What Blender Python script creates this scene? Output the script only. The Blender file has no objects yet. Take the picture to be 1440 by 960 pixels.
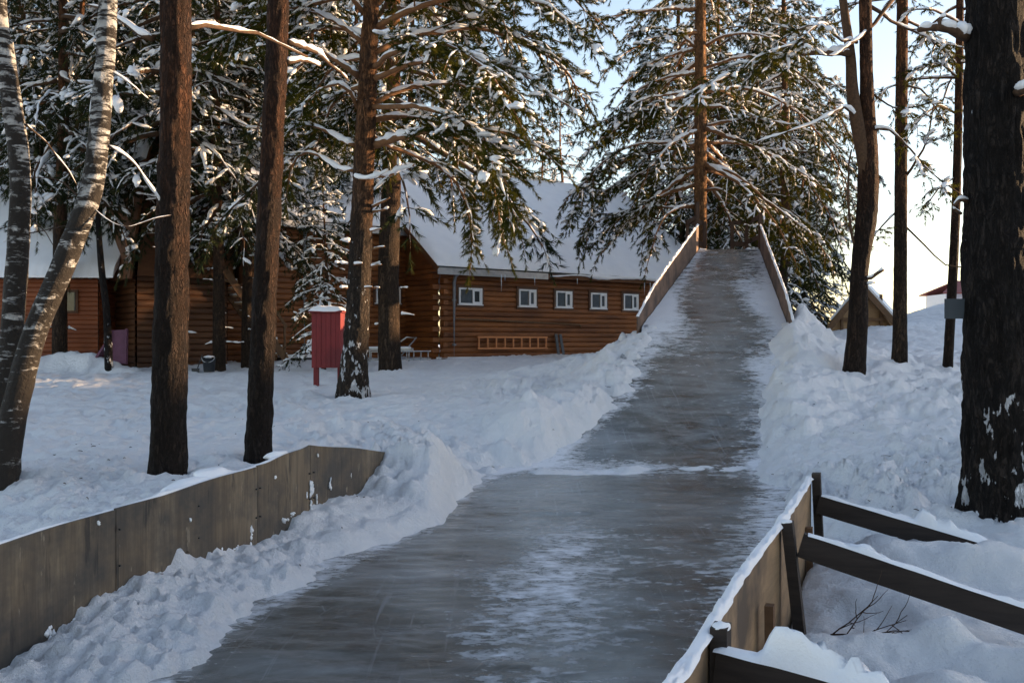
import bpy, math, random
import numpy as np
from mathutils import Vector, Matrix

R = math.radians
SC = bpy.context.scene
COL = SC.collection
F = 1400.0            # focal length in photo pixels (photo is 1440 wide)
CAMZ = 1.7

def P(px, py, Y):
    """point at depth Y seen at photo pixel (px,py)"""
    return np.array([(px - 720.0) / F * Y, Y, CAMZ + (480.0 - py) / F * Y])

def X(px, Y):
    return (px - 720.0) / F * Y

# ------------------------------------------------------------------ noise
def _hash(ix, iy, iz, seed):
    h = (ix.astype(np.int64) * 374761393 + iy.astype(np.int64) * 668265263 + iz.astype(np.int64) * 2147483647 + seed * 1274126177) & 0xffffffff
    h = ((h ^ (h >> 13)) * 1274126177) & 0xffffffff
    h = ((h ^ (h >> 16)) * 2246822519) & 0xffffffff
    h = h ^ (h >> 15)
    return (h & 0xffffff) / float(0xffffff)

def vnoise(x, y, z=0.0, seed=0):
    x = np.asarray(x, float); y = np.asarray(y, float) + 0 * x; z = np.asarray(z, float) + 0 * x
    ix, iy, iz = np.floor(x), np.floor(y), np.floor(z)
    fx, fy, fz = x - ix, y - iy, z - iz
    fx = fx * fx * fx * (fx * (fx * 6 - 15) + 10); fy = fy * fy * fy * (fy * (fy * 6 - 15) + 10); fz = fz * fz * (3 - 2 * fz)
    def c(a, b, d): return _hash(ix + a, iy + b, iz + d, seed)
    if not np.any(fz):
        a = c(0, 0, 0) * (1 - fx) + c(1, 0, 0) * fx
        b = c(0, 1, 0) * (1 - fx) + c(1, 1, 0) * fx
        return (a * (1 - fy) + b * fy) * 2 - 1
    o = 0
    for d in (0, 1):
        a = c(0, 0, d) * (1 - fx) + c(1, 0, d) * fx
        b = c(0, 1, d) * (1 - fx) + c(1, 1, d) * fx
        o = o + (a * (1 - fy) + b * fy) * (fz if d else 1 - fz)
    return o * 2 - 1

def fbm(x, y, z=0.0, oct=4, seed=0, gain=0.5):
    s = 0; a = 1.0; f = 1.0
    for i in range(oct):
        c, sn = math.cos(i * 0.7), math.sin(i * 0.7)
        s = s + a * vnoise((x * c - y * sn) * f, (x * sn + y * c) * f, np.asarray(z) * f, seed + i * 17)
        a *= gain; f *= 2.03
    return s

def sstep(a, b, x):
    t = np.clip((np.asarray(x, float) - a) / (b - a), 0, 1)
    return t * t * (3 - 2 * t)

# ------------------------------------------------------------------ mesh builder
class MB:
    def __init__(self):
        self.v = []; self.q = []; self.t = []; self.n = 0; self.poly = []
    def add(self, v, f):
        v = np.asarray(v, np.float32).reshape(-1, 3); f = np.asarray(f, np.int64)
        if f.size:
            (self.q if f.shape[1] == 4 else self.t).append(f + self.n)
        self.v.append(v); self.n += len(v)
    def face(self, pts):
        pts = np.asarray(pts, np.float32)
        self.poly.append(list(range(self.n, self.n + len(pts)))); self.v.append(pts); self.n += len(pts)
    def box(self, c, s, rot=None, taper=1.0):
        """box centre c, full size s, optional 3x3 rotation"""
        k = np.array([[-1,-1,-1],[1,-1,-1],[1,1,-1],[-1,1,-1],[-1,-1,1],[1,-1,1],[1,1,1],[-1,1,1]], float) * 0.5 * np.asarray(s, float)
        if rot is not None: k = k @ np.asarray(rot).T
        self.add(k + np.asarray(c, float), [[0,3,2,1],[4,5,6,7],[0,1,5,4],[1,2,6,5],[2,3,7,6],[3,0,4,7]])
    def beam(self, a, b, w, h, up=(0,0,1)):
        a = np.asarray(a, float); b = np.asarray(b, float); d = b - a; L = np.linalg.norm(d); d = d / L
        up = np.asarray(up, float); s = np.cross(d, up)
        if np.linalg.norm(s) < 1e-5: s = np.cross(d, (1, 0, 0))
        s /= np.linalg.norm(s); u = np.cross(s, d)
        self.box((a + b) / 2, (L, w, h), np.stack([d, s, u], 1))
    def tube(self, pts, rad, n=6, cap=True, ell=None):
        pts = np.asarray(pts, float); m = len(pts); rad = np.broadcast_to(np.asarray(rad, float), (m,))
        d = np.gradient(pts, axis=0); d /= np.linalg.norm(d, axis=1, keepdims=True) + 1e-9
        ref = np.array([0, 0, 1.0]) if abs(d[m // 2][2]) < 0.9 else np.array([1.0, 0, 0])
        s = np.cross(d, ref); s /= np.linalg.norm(s, axis=1, keepdims=True) + 1e-9
        u = np.cross(s, d)
        a = np.arange(n) * 2 * math.pi / n
        ev, eu = (1, 1) if ell is None else ell
        ring = pts[:, None, :] + rad[:, None, None] * (np.cos(a)[None, :, None] * s[:, None, :] * ev + np.sin(a)[None, :, None] * u[:, None, :] * eu)
        i = np.arange(m - 1)[:, None] * n; j = np.arange(n)[None, :]; k = (j + 1) % n
        f = np.stack([i + j, i + k, i + n + k, i + n + j], -1).reshape(-1, 4)
        self.add(ring.reshape(-1, 3), f)
        if cap:
            self.poly.append([self.n - m * n + q for q in range(n)][::-1]); self.poly.append([self.n - n + q for q in range(n)])
    def grid(self, Vv):
        """Vv (r,c,3)"""
        r, c = Vv.shape[:2]
        i = np.arange(r - 1)[:, None] * c; j = np.arange(c - 1)[None, :]
        f = np.stack([i + j, i + j + 1, i + c + j + 1, i + c + j], -1).reshape(-1, 4)
        self.add(Vv.reshape(-1, 3), f)
    def mesh(self, name, mats, smooth=False):
        me = bpy.data.meshes.new(name)
        v = np.concatenate(self.v) if self.v else np.zeros((0, 3), np.float32)
        me.vertices.add(len(v)); me.vertices.foreach_set('co', v.astype(np.float32).ravel())
        loops = []; starts = []; tot = 0
        if self.q:
            q = np.concatenate(self.q); loops.append(q.ravel()); starts.append(np.arange(len(q)) * 4); tot = len(q) * 4
        if self.t:
            t = np.concatenate(self.t); loops.append(t.ravel()); starts.append(tot + np.arange(len(t)) * 3); tot += len(t) * 3
        for p in self.poly:
            loops.append(np.array(p)); starts.append(np.array([tot])); tot += len(p)
        if tot:
            L = np.concatenate(loops).astype(np.int32); S = np.concatenate(starts).astype(np.int32)
            me.loops.add(len(L)); me.loops.foreach_set('vertex_index', L)
            me.polygons.add(len(S)); me.polygons.foreach_set('loop_start', S)
            me.polygons.foreach_set('use_smooth', np.full(len(S), bool(smooth)))
        for m in (mats if isinstance(mats, (list, tuple)) else [mats]): me.materials.append(m)
        me.update(calc_edges=True); me.validate(verbose=False)
        return me
    def obj(self, name, mat, parent=None, smooth=False, loc=None):
        me = self.mesh(name, mat, smooth)
        return link(name, me, parent, loc)

def link(name, me, parent=None, loc=None):
    o = bpy.data.objects.new(name, me); COL.objects.link(o)
    if parent is not None:
        o.parent = parent
        pl = Vector((0, 0, 0)); q = parent
        while q is not None: pl += q.location; q = q.parent
        if loc is None: o.location = -pl       # meshes are written in world space unless loc is given
        else: o.location = loc
    elif loc is not None: o.location = loc
    return o

def tag(o, label=None, cat=None, group=None, kind=None):
    if label: o['label'] = label
    if cat: o['category'] = cat
    if group: o['group'] = group
    if kind: o['kind'] = kind
    return o

def thing(name, label, cat, loc=(0, 0, 0), group=None):
    o = bpy.data.objects.new(name, None); COL.objects.link(o); o.location = loc; o.empty_display_size = 0.2
    return tag(o, label, cat, group)

# ------------------------------------------------------------------ materials
class NT:
    def __init__(self, name):
        self.m = bpy.data.materials.new(name); self.m.use_nodes = True
        self.t = self.m.node_tree; self.t.nodes.clear()
        self.out = self.n('ShaderNodeOutputMaterial')
    def n(self, typ, **kw):
        x = self.t.nodes.new(typ)
        for k, v in kw.items(): setattr(x, k, v)
        return x
    def l(self, a, b): self.t.links.new(a, b)
    def pos(self, scale=(1, 1, 1), rotz=0, obj=True):
        tc = self.n('ShaderNodeTexCoord'); mp = self.n('ShaderNodeMapping')
        self.l(tc.outputs['Object'], mp.inputs[0]); mp.inputs['Scale'].default_value = scale; mp.inputs['Rotation'].default_value = (0, 0, rotz)
        return mp.outputs[0]
    def noise(self, vec, scale=1, detail=4, rough=0.55, dist=0):
        x = self.n('ShaderNodeTexNoise'); self.l(vec, x.inputs['Vector'])
        x.inputs['Scale'].default_value = scale; x.inputs['Detail'].default_value = detail; x.inputs['Roughness'].default_value = rough; x.inputs['Distortion'].default_value = dist
        return x.outputs['Fac']
    def voro(self, vec, scale=1, feat='F1'):
        x = self.n('ShaderNodeTexVoronoi', feature=feat); self.l(vec, x.inputs['Vector']); x.inputs['Scale'].default_value = scale
        return x.outputs['Distance']
    def ramp(self, fac, stops, interp='LINEAR'):
        x = self.n('ShaderNodeValToRGB'); x.color_ramp.interpolation = interp
        e = x.color_ramp.elements
        while len(e) < len(stops): e.new(0.5)
        for i, (p, c) in enumerate(stops):
            e[i].position = p
            e[i].color = (c, c, c, 1) if not hasattr(c, '__len__') else (*c, 1)
        self.l(fac, x.inputs[0]); return x.outputs[0]
    def math(self, op, a, b=None, clamp=False):
        x = self.n('ShaderNodeMath', operation=op, use_clamp=clamp)
        for i, s in enumerate((a, b)):
            if s is None: continue
            if isinstance(s, (int, float)): x.inputs[i].default_value = s
            else: self.l(s, x.inputs[i])
        return x.outputs[0]
    def mix(self, fac, a, b, blend='MIX'):
        x = self.n('ShaderNodeMix', data_type='RGBA', blend_type=blend)
        for i, s in ((0, fac), (6, a), (7, b)):
            if isinstance(s, (int, float)): x.inputs[i].default_value = s
            elif isinstance(s, tuple): x.inputs[i].default_value = (*s, 1)
            else: self.l(s, x.inputs[i])
        return x.outputs[2]
    def bump(self, h, strength=0.3, dist=0.02, normal=None):
        x = self.n('ShaderNodeBump'); x.inputs['Strength'].default_value = strength; x.inputs['Distance'].default_value = dist
        self.l(h, x.inputs['Height'])
        if normal is not None: self.l(normal, x.inputs['Normal'])
        return x.outputs[0]
    def bsdf(self, col, rough=0.7, normal=None, spec=0.3, metal=0.0, **kw):
        x = self.n('ShaderNodeBsdfPrincipled')
        for nm, s in (('Base Color', col), ('Roughness', rough), ('Specular IOR Level', spec), ('Metallic', metal)):
            if isinstance(s, (int, float)): x.inputs[nm].default_value = s
            elif isinstance(s, tuple): x.inputs[nm].default_value = (*s, 1)
            else: self.l(s, x.inputs[nm])
        if normal is not None: self.l(normal, x.inputs['Normal'])
        return x.outputs[0]
    def done(self, sh): self.l(sh, self.out.inputs[0]); return self.m

def sepz(n, vec):
    s = n.n('ShaderNodeSeparateXYZ'); n.l(vec, s.inputs[0]); return s.outputs

def m_snow(name='snow_fresh', big=True):
    n = NT(name); p = n.pos()
    a = n.noise(p, 2.2, 3); b = n.noise(p, 13, 6, 0.7); c = n.noise(p, 70, 4, 0.75)
    h = n.math('ADD', n.math('MULTIPLY', b, 0.9), n.math('MULTIPLY', c, 0.4))
    if big: h = n.math('ADD', h, n.math('MULTIPLY', a, 0.6))
    col = n.ramp(a, [(0.3, (0.80, 0.81, 0.83)), (0.7, (0.87, 0.875, 0.885))])
    return n.done(n.bsdf(col, 0.55, n.bump(h, 0.85 if big else 0.4, 0.07 if big else 0.025), 0.25))

def m_needles(name, c0, c1, tr=0.35):
    n = NT(name); p = n.pos()
    k = n.noise(p, 1.6, 3, 0.6)
    col = n.ramp(k, [(0.3, c0), (0.7, c1)])
    d = n.n('ShaderNodeBsdfDiffuse'); n.l(col, d.inputs[0])
    t = n.n('ShaderNodeBsdfTranslucent'); n.l(n.mix(1.0, col, (1.5, 1.2, 0.5), 'MULTIPLY'), t.inputs[0])
    mx = n.n('ShaderNodeMixShader'); mx.inputs[0].default_value = tr
    n.l(d.outputs[0], mx.inputs[1]); n.l(t.outputs[0], mx.inputs[2])
    return n.done(mx.outputs[0])

def m_bark(name, low, high, zlo, zhi, dark, snow_z=None, snow_amt=0.0, fur=1.0, flake=0.0):
    """plated pine bark, lower trunk colour 'low' changing to 'high' above; optional wind-blown snow stuck near the foot"""
    n = NT(name); p = n.pos()
    wob = n.n('ShaderNodeVectorMath', operation='MULTIPLY_ADD'); nw_ = n.n('ShaderNodeTexNoise'); n.l(n.pos((5, 5, 2.2)), nw_.inputs['Vector']); nw_.inputs['Scale'].default_value = 1.6; nw_.inputs['Detail'].default_value = 4
    n.l(nw_.outputs['Color'], wob.inputs[0]); wob.inputs[1].default_value = (1.6, 1.6, 1.6); n.l(n.pos((11 * fur, 11 * fur, 4.2 * fur)), wob.inputs[2])
    v = n.voro(wob.outputs[0], 1.5, 'DISTANCE_TO_EDGE')
    f = n.ramp(v, [(0.0, 0.0), (0.16, 1.0)])
    rd = n.noise(n.pos((15 * fur, 15 * fur, 3.0 * fur)), 1.0, 5, 0.7, 1.0)
    rdg = n.ramp(n.math('ABSOLUTE', n.math('SUBTRACT', rd, 0.5)), [(0.0, 0.0), (0.07, 1.0)])
    f = n.math('MULTIPLY', n.math('ADD', n.math('MULTIPLY', f, 0.45), 0.55), rdg)
    nz = n.noise(n.pos((14, 14, 3.0)), 1.5, 5, 0.65)
    nf = n.noise(n.pos((40, 40, 14)), 1.0, 4, 0.7)
    z = sepz(n, p)[2]
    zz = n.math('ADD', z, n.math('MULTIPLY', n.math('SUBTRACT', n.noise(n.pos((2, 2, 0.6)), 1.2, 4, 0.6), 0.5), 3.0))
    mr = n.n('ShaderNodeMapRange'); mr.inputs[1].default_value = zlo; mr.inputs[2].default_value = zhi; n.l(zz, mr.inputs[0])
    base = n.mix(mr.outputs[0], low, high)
    blot = n.ramp(n.noise(n.pos((3, 3, 1.6)), 1.4, 5, 0.65), [(0.42, 0.0), (0.6, 1.0)])
    base = n.mix(n.math('MULTIPLY', blot, 0.65), base, dark)
    base = n.mix(n.math('MULTIPLY', n.math('SUBTRACT', 1.0, f), 0.7), base, tuple(0.35 * c for c in dark))
    base = n.mix(1.0, base, n.ramp(nf, [(0.2, 0.55), (0.8, 1.35)]), 'MULTIPLY')
    if snow_z is not None:
        s = n.noise(n.pos((11, 11, 5)), 1.0, 4, 0.6)
        mz = n.n('ShaderNodeMapRange'); mz.inputs[1].default_value = snow_z[0]; mz.inputs[2].default_value = snow_z[1]
        mz.inputs[3].default_value = snow_amt; mz.inputs[4].default_value = 0.0; n.l(z, mz.inputs[0])
        mk = n.ramp(n.math('ADD', s, mz.outputs[0]), [(0.735, 0.0), (0.76, 1.0)])
        base = n.mix(mk, base, (0.8, 0.81, 0.84))
    h = n.math('ADD', n.math('MULTIPLY', f, 0.8), n.math('ADD', n.math('MULTIPLY', nz, 0.8), n.math('MULTIPLY', nf, 0.35)))
    return n.done(n.bsdf(base, 0.85, n.bump(h, 1.0, 0.08), 0.15))

def m_birch():
    n = NT('birch_bark'); p = n.pos()
    h = n.noise(n.pos((3.0, 3.0, 16)), 1.3, 5, 0.7)
    h2 = n.noise(n.pos((4, 4, 5.0)), 1.5, 5, 0.6)
    z = sepz(n, p)[2]
    mz = n.n('ShaderNodeMapRange'); mz.inputs[1].default_value = 0.2; mz.inputs[2].default_value = 4.0; mz.inputs[3].default_value = 0.17; mz.inputs[4].default_value = 0.055; n.l(z, mz.inputs[0])
    lent = n.ramp(n.math('ADD', h, mz.outputs[0]), [(0.55, 0.0), (0.61, 1.0)])
    blot = n.ramp(n.math('ADD', h2, mz.outputs[0]), [(0.58, 0.0), (0.66, 1.0)])
    mk = n.math('MAXIMUM', lent, blot)
    col = n.mix(mk, n.ramp(n.noise(p, 9, 4), [(0.3, (0.28, 0.275, 0.265)), (0.7, (0.48, 0.47, 0.45))]), (0.022, 0.018, 0.015))
    hh = n.math('SUBTRACT', n.noise(n.pos((20, 20, 20)), 1, 5, 0.7), n.math('MULTIPLY', mk, 0.4))
    return n.done(n.bsdf(col, 0.75, n.bump(hh, 0.8, 0.03), 0.2))

def m_wood(name, c0, c1, scale=(3, 3, 30), rough=0.7, stain=None, bump=0.25):
    n = NT(name)
    g = n.noise(n.pos(scale), 1.0, 6, 0.65, 0.4); b = n.noise(n.pos((1.7, 1.7, 1.7)), 1.0, 5, 0.6)
    col = n.ramp(g, [(0.3, c0), (0.7, c1)])
    if stain: col = n.mix(n.ramp(b, [(0.45, 0.0), (0.62, 1.0)]), col, stain)
    return n.done(n.bsdf(col, rough, n.bump(g, bump, 0.01), 0.25))

def m_ply():
    n = NT('weathered_plywood'); p = n.pos()
    g = n.noise(n.pos((22, 22, 1.1)), 1.0, 6, 0.7, 0.3); g2 = n.noise(n.pos((5, 5, 0.9)), 1.0, 5, 0.65); b = n.noise(n.pos((1.6, 1.6, 2.2)), 1.0, 5, 0.65)
    col = n.ramp(n.math('ADD', n.math('MULTIPLY', g, 0.55), n.math('MULTIPLY', g2, 0.45)), [(0.34, (0.085, 0.064, 0.046)), (0.52, (0.155, 0.118, 0.08)), (0.68, (0.25, 0.20, 0.14))])
    col = n.mix(n.ramp(b, [(0.44, 0.0), (0.64, 0.85)]), col, (0.058, 0.055, 0.052))
    st = n.ramp(n.noise(n.pos((9, 9, 1.6)), 1.3, 4, 0.6), [(0.60, 0.0), (0.68, 0.75)]); col = n.mix(st, col, (0.035, 0.033, 0.032))
    kn = n.ramp(n.voro(n.pos((3.2, 3.2, 2.4)), 1.0), [(0.05, 0.85), (0.09, 0.0)]); col = n.mix(kn, col, (0.03, 0.024, 0.02))
    sc = n.ramp(n.noise(n.pos((16, 16, 5)), 1.0, 4, 0.6), [(0.66, 0.0), (0.72, 0.5)]); col = n.mix(sc, col, (0.33, 0.28, 0.21))
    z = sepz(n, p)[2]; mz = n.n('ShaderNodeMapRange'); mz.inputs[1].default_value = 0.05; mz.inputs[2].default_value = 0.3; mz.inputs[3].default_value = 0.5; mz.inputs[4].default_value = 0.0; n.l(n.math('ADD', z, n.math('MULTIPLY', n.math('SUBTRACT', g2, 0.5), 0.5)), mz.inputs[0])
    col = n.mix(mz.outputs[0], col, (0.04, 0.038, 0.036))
    return n.done(n.bsdf(col, 0.75, n.bump(g, 0.3, 0.01), 0.25))

def m_flat(name, c, rough=0.5, metal=0.0, spec=0.4, var=0.25):
    n = NT(name); k = n.noise(n.pos(), 6, 5, 0.65)
    col = n.ramp(k, [(0.25, tuple(x * (1 - var) for x in c)), (0.75, tuple(min(1, x * (1 + var)) for x in c))])
    return n.done(n.bsdf(col, rough, None, spec, metal))

M = {}
M['snow'] = m_snow('snow_ground', True)
M['snow_cap'] = m_snow('snow_cap', False)
M['needle'] = m_needles('pine_needles', (0.024, 0.036, 0.011), (0.062, 0.064, 0.017), 0.38)
M['needle_far'] = m_needles('pine_needles_far', (0.016, 0.026, 0.018), (0.036, 0.044, 0.020), 0.25)
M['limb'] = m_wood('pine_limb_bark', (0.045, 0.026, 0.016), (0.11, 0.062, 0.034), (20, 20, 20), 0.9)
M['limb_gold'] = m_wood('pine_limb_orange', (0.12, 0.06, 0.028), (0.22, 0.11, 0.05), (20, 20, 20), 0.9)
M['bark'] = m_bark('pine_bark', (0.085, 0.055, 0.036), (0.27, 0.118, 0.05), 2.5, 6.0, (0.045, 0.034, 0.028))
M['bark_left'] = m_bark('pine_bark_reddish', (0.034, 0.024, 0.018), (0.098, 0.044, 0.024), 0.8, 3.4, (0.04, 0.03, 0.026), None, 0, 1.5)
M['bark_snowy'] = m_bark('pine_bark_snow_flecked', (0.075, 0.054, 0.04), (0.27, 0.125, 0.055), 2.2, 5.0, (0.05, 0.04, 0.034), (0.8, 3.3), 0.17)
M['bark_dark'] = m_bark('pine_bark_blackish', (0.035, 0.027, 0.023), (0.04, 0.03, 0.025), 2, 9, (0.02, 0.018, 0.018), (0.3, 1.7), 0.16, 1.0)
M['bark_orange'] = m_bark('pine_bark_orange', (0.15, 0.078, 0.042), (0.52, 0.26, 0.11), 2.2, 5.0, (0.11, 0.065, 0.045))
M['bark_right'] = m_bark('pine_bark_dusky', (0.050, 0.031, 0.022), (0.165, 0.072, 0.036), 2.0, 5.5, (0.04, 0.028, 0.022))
M['birch'] = m_birch()
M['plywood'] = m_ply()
M['ply_warm'] = m_wood('warm_plywood', (0.20, 0.135, 0.078), (0.32, 0.215, 0.125), (3, 3, 16), 0.7, (0.085, 0.062, 0.045))
M['ply_slide'] = m_wood('slide_board', (0.13, 0.082, 0.058), (0.22, 0.140, 0.098), (4, 4, 9), 0.75, (0.075, 0.052, 0.042))
M['plank'] = m_wood('dark_plank', (0.022, 0.017, 0.015), (0.045, 0.034, 0.028), (3, 3, 24), 0.8)
M['frame_wood'] = m_wood('brown_frame_wood', (0.10, 0.055, 0.03), (0.17, 0.10, 0.055), (9, 9, 9), 0.8)
M['rail'] = m_wood('rail_wood', (0.045, 0.027, 0.019), (0.09, 0.052, 0.034), (9, 9, 3), 0.8)
def m_log(name, c0, c1, dark):
    n = NT(name); p = n.pos(); o = sepz(n, p)
    row = n.math('FLOOR', n.math('MULTIPLY', o[2], 1 / 0.165))
    cmb = n.n('ShaderNodeCombineXYZ'); n.l(row, cmb.inputs[2]); n.l(n.math('MULTIPLY', o[0], 0.35), cmb.inputs[0]); n.l(n.math('MULTIPLY', o[1], 0.35), cmb.inputs[1])
    rv = n.noise(cmb.outputs[0], 1.7, 2)
    g = n.noise(n.pos((3, 3, 40)), 1.0, 6, 0.65, 0.6)
    k = n.math('ADD', n.math('MULTIPLY', rv, 0.6), n.math('MULTIPLY', g, 0.4))
    col = n.ramp(k, [(0.38, c0), (0.60, c1)])
    col = n.mix(n.ramp(n.noise(p, 0.8, 5, 0.65), [(0.5, 0.0), (0.75, 0.6)]), col, dark)
    return n.done(n.bsdf(col, 0.55, n.bump(g, 0.2, 0.01), 0.3))
M['log'] = m_log('varnished_log', (0.12, 0.040, 0.012), (0.26, 0.092, 0.025), (0.06, 0.022, 0.009))
M['log_dark'] = m_log('dark_log', (0.06, 0.025, 0.012), (0.11, 0.047, 0.020), (0.035, 0.017, 0.010))
M['log_red'] = m_log('red_brown_board', (0.15, 0.040, 0.014), (0.25, 0.072, 0.024), (0.10, 0.030, 0.013))
M['sheet'] = m_flat('corrugated_sheet', (0.30, 0.30, 0.31), 0.45, 0.6)
M['soffit'] = m_wood('soffit_board', (0.085, 0.034, 0.014), (0.14, 0.06, 0.026), (3, 3, 12), 0.7)
M['white'] = m_flat('white_upvc', (0.72, 0.73, 0.75), 0.4, 0, 0.4, 0.06)
M['glass'] = m_flat('window_glass', (0.035, 0.042, 0.045), 0.08, 0, 0.6, 0.5)
M['pipe'] = m_flat('grey_pipe', (0.22, 0.23, 0.25), 0.45, 0.3)
M['red'] = m_wood('dull_red_paint', (0.145, 0.016, 0.019), (0.21, 0.025, 0.028), (12, 12, 1.5), 0.55, (0.12, 0.016, 0.020))
M['blue'] = m_flat('dark_blue_plastic', (0.03, 0.045, 0.11), 0.4)
M['black'] = m_flat('black_plastic', (0.02, 0.022, 0.026), 0.45)
M['purple'] = m_flat('faded_purple_paint', (0.13, 0.05, 0.085), 0.7)
M['metal'] = m_flat('galvanised_tube', (0.42, 0.43, 0.44), 0.4, 0.5)
M['orange'] = m_wood('orange_ladder', (0.45, 0.17, 0.06), (0.58, 0.24, 0.10), (6, 6, 30), 0.6)
M['slate'] = m_flat('slate_grey_board', (0.085, 0.092, 0.10), 0.7)
M['sign'] = m_flat('grey_sign_plate', (0.045, 0.055, 0.065), 0.6, 0, 0.3, 0.08)
M['tan'] = m_wood('tan_board', (0.30, 0.19, 0.10), (0.42, 0.27, 0.15), (4, 4, 18), 0.7)
M['redroof'] = m_flat('red_brown_roof', (0.25, 0.075, 0.06), 0.6)
M['yellow'] = m_flat('yellow_paint', (0.6, 0.32, 0.05), 0.5)
M['tractor'] = m_flat('red_machine_paint', (0.5, 0.07, 0.03), 0.4)
M['tyre'] = m_flat('tyre_rubber', (0.02, 0.02, 0.02), 0.8)
M['ice_clear'] = m_flat('icicle_ice', (0.55, 0.6, 0.65), 0.1, 0, 0.6, 0.1)
M['twig'] = m_wood('dead_twig', (0.035, 0.022, 0.016), (0.07, 0.045, 0.03), (30, 30, 30), 0.9)
SKY_S = 0.15; SUN_S = 5.0; EXPO = 1.55
# ================================================================== GROUND
def lin(Y, pts):
    a = np.array(pts); return np.interp(Y, a[:, 0], a[:, 1])
XL = [(-8, -2.2), (2, -2.0), (4.96, -1.74), (5.95, -1.66), (7, -1.375), (9.15, -0.78), (11.9, -0.34), (12.45, -0.18), (12.8, 0.05), (13.15, 0.44), (14.7, 1.30), (15.85, 1.86), (17.5, 2.40), (20, 2.95), (27.3, 5.2), (60, 5.2)]
XR = [(-8, -0.5), (2, 0.2), (4, 0.95), (6.4, 1.45), (9.15, 2.3), (11.3, 2.95), (12.6, 3.2), (13.2, 3.25), (14.7, 3.72), (15.85, 4.05), (18, 4.72), (20, 5.36), (27.3, 6.73), (60, 6.73)]
def ramp(Y):
    t = np.minimum(np.asarray(Y, float), 27.3) - 13.2
    return 0.3 * 0.5 * (t + np.sqrt(t * t + 0.3)) - 0.0
def wallx(Y): return -2.63 + 0.25 * (Y - 5.1)
def barx(Y): return 0.66 + 0.394 * (Y - 3.3)
def fenceL(Y): return 2.62 + (Y - 20) * (5.12 - 2.62) / 7.3
def fenceR(Y): return 5.55 + (Y - 20) * (6.80 - 5.55) / 7.3

LUMPS = []
for (px, py, Y, sx, sy, sz) in [(1270, 760, 6.0, .45, .18, .10), (1330, 775, 6.0, .4, .2, .10), (1395, 790, 5.9, .35, .25, .12), (1220, 770, 6.1, .2, .1, .07), (1250, 745, 6.55, .5, .12, .07), (1420, 780, 6.6, .4, .2, .12),
        (1190, 890, 4.4, .35, .2, .12), (1290, 880, 4.5, .35, .25, .12), (1360, 900, 4.3, .35, .2, .12), (1310, 862, 4.72, .09, .07, .09), (1325, 900, 4.4, .13, .09, .10), (1420, 905, 4.25, .3, .2, .14),
        (1150, 950, 3.55, .22, .14, .13), (1050, 905, 3.75, .12, .08, .16), (1090, 945, 3.5, .12, .09, .14), (1130, 925, 3.9, .25, .2, .12), (1250, 930, 3.9, .4, .3, .12), (1380, 945, 3.7, .4, .3, .14), (1085, 930, 3.8, .10, .07, .14),
        (1190, 695, 7.8, .3, .2, .12), (1250, 715, 7.6, .45, .2, .12), (1330, 735, 7.4, .4, .25, .12), (1400, 745, 7.3, .4, .3, .12), (1410, 738, 7.5, .15, .1, .14), (1180, 675, 8.6, .25, .2, .12), (1290, 700, 8.2, .3, .25, .10), (1230, 670, 9.2, .3, .2, .1), (1200, 640, 10.5, .4, .2, .12), (1130, 640, 10.5, .2, .2, .10), (75, 493, 24.6, 1.2, .7, .22), (115, 490, 24.6, .9, .6, .36), (140, 500, 24.2, .6, .5, .26), (170, 507, 24, .6, .4, .2), (35, 495, 24.6, 1.2, .6, .2)]:
    k_ = (px * 7 % 10) / 10 * 1.2 - .6
    LUMPS.append((X(px, Y), Y, math.cos(k_), math.sin(k_), sx, sy, sz))
_r = np.random.default_rng(19)
for i_ in range(150):
    yy_ = _r.uniform(12.9, 20.5); lft = _r.random() < .5; e_ = abs(_r.normal(0, .55)) + .06
    xx_ = (np.interp(yy_, *np.array(XL).T) - e_) if lft else (np.interp(yy_, *np.array(XR).T) + e_); r_ = _r.uniform(.06, .2); k_ = _r.uniform(0, 3.1)
    LUMPS.append((float(xx_), yy_, math.cos(k_), math.sin(k_), r_, r_ * _r.uniform(.5, .9), r_ * _r.uniform(.4, .8)))
for i_ in range(60):
    yy_ = _r.uniform(9.3, 13.2); xx_ = np.interp(yy_, *np.array(XL).T) - abs(_r.normal(0, .5)) - .1; r_ = _r.uniform(.05, .16)
    LUMPS.append((float(xx_), yy_, 1, 0, r_, r_ * .7, r_ * .55))
for i_ in range(90):
    yy_ = _r.uniform(7.5, 16); xx_ = np.interp(yy_, *np.array(XR).T) + _r.uniform(.2, 3.5); r_ = _r.uniform(.05, .17); k_ = _r.uniform(0, 3.1)
    LUMPS.append((float(xx_), yy_, math.cos(k_), math.sin(k_), r_, r_ * .6, r_ * .55))
for px_, Y_, r_ in ((235, 8.5, .3), (362, 9.9, .27), (0, 8.1, .3), (1401, 8.3, .5), (1200, 18.3, .35), (1264, 21, .3), (1331, 20.5, .25)):
    LUMPS.append((X(px_, Y_), Y_, 1, 0, r_ * 2.0, r_ * 1.8, .13)); LUMPS.append((X(px_ , Y_) + .03, Y_ - .04, 1, 0, r_ * 1.0, r_ * 1.0, -.20))
SUN_AZ = 16.0      # degrees in front of exact right
SUN_EL = 7.0
def gauss(x, y, cx, cy, sx, sy=None):
    sy = sy or sx
    return np.exp(-((x - cx) / sx) ** 2 - ((y - cy) / sy) ** 2)

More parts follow.
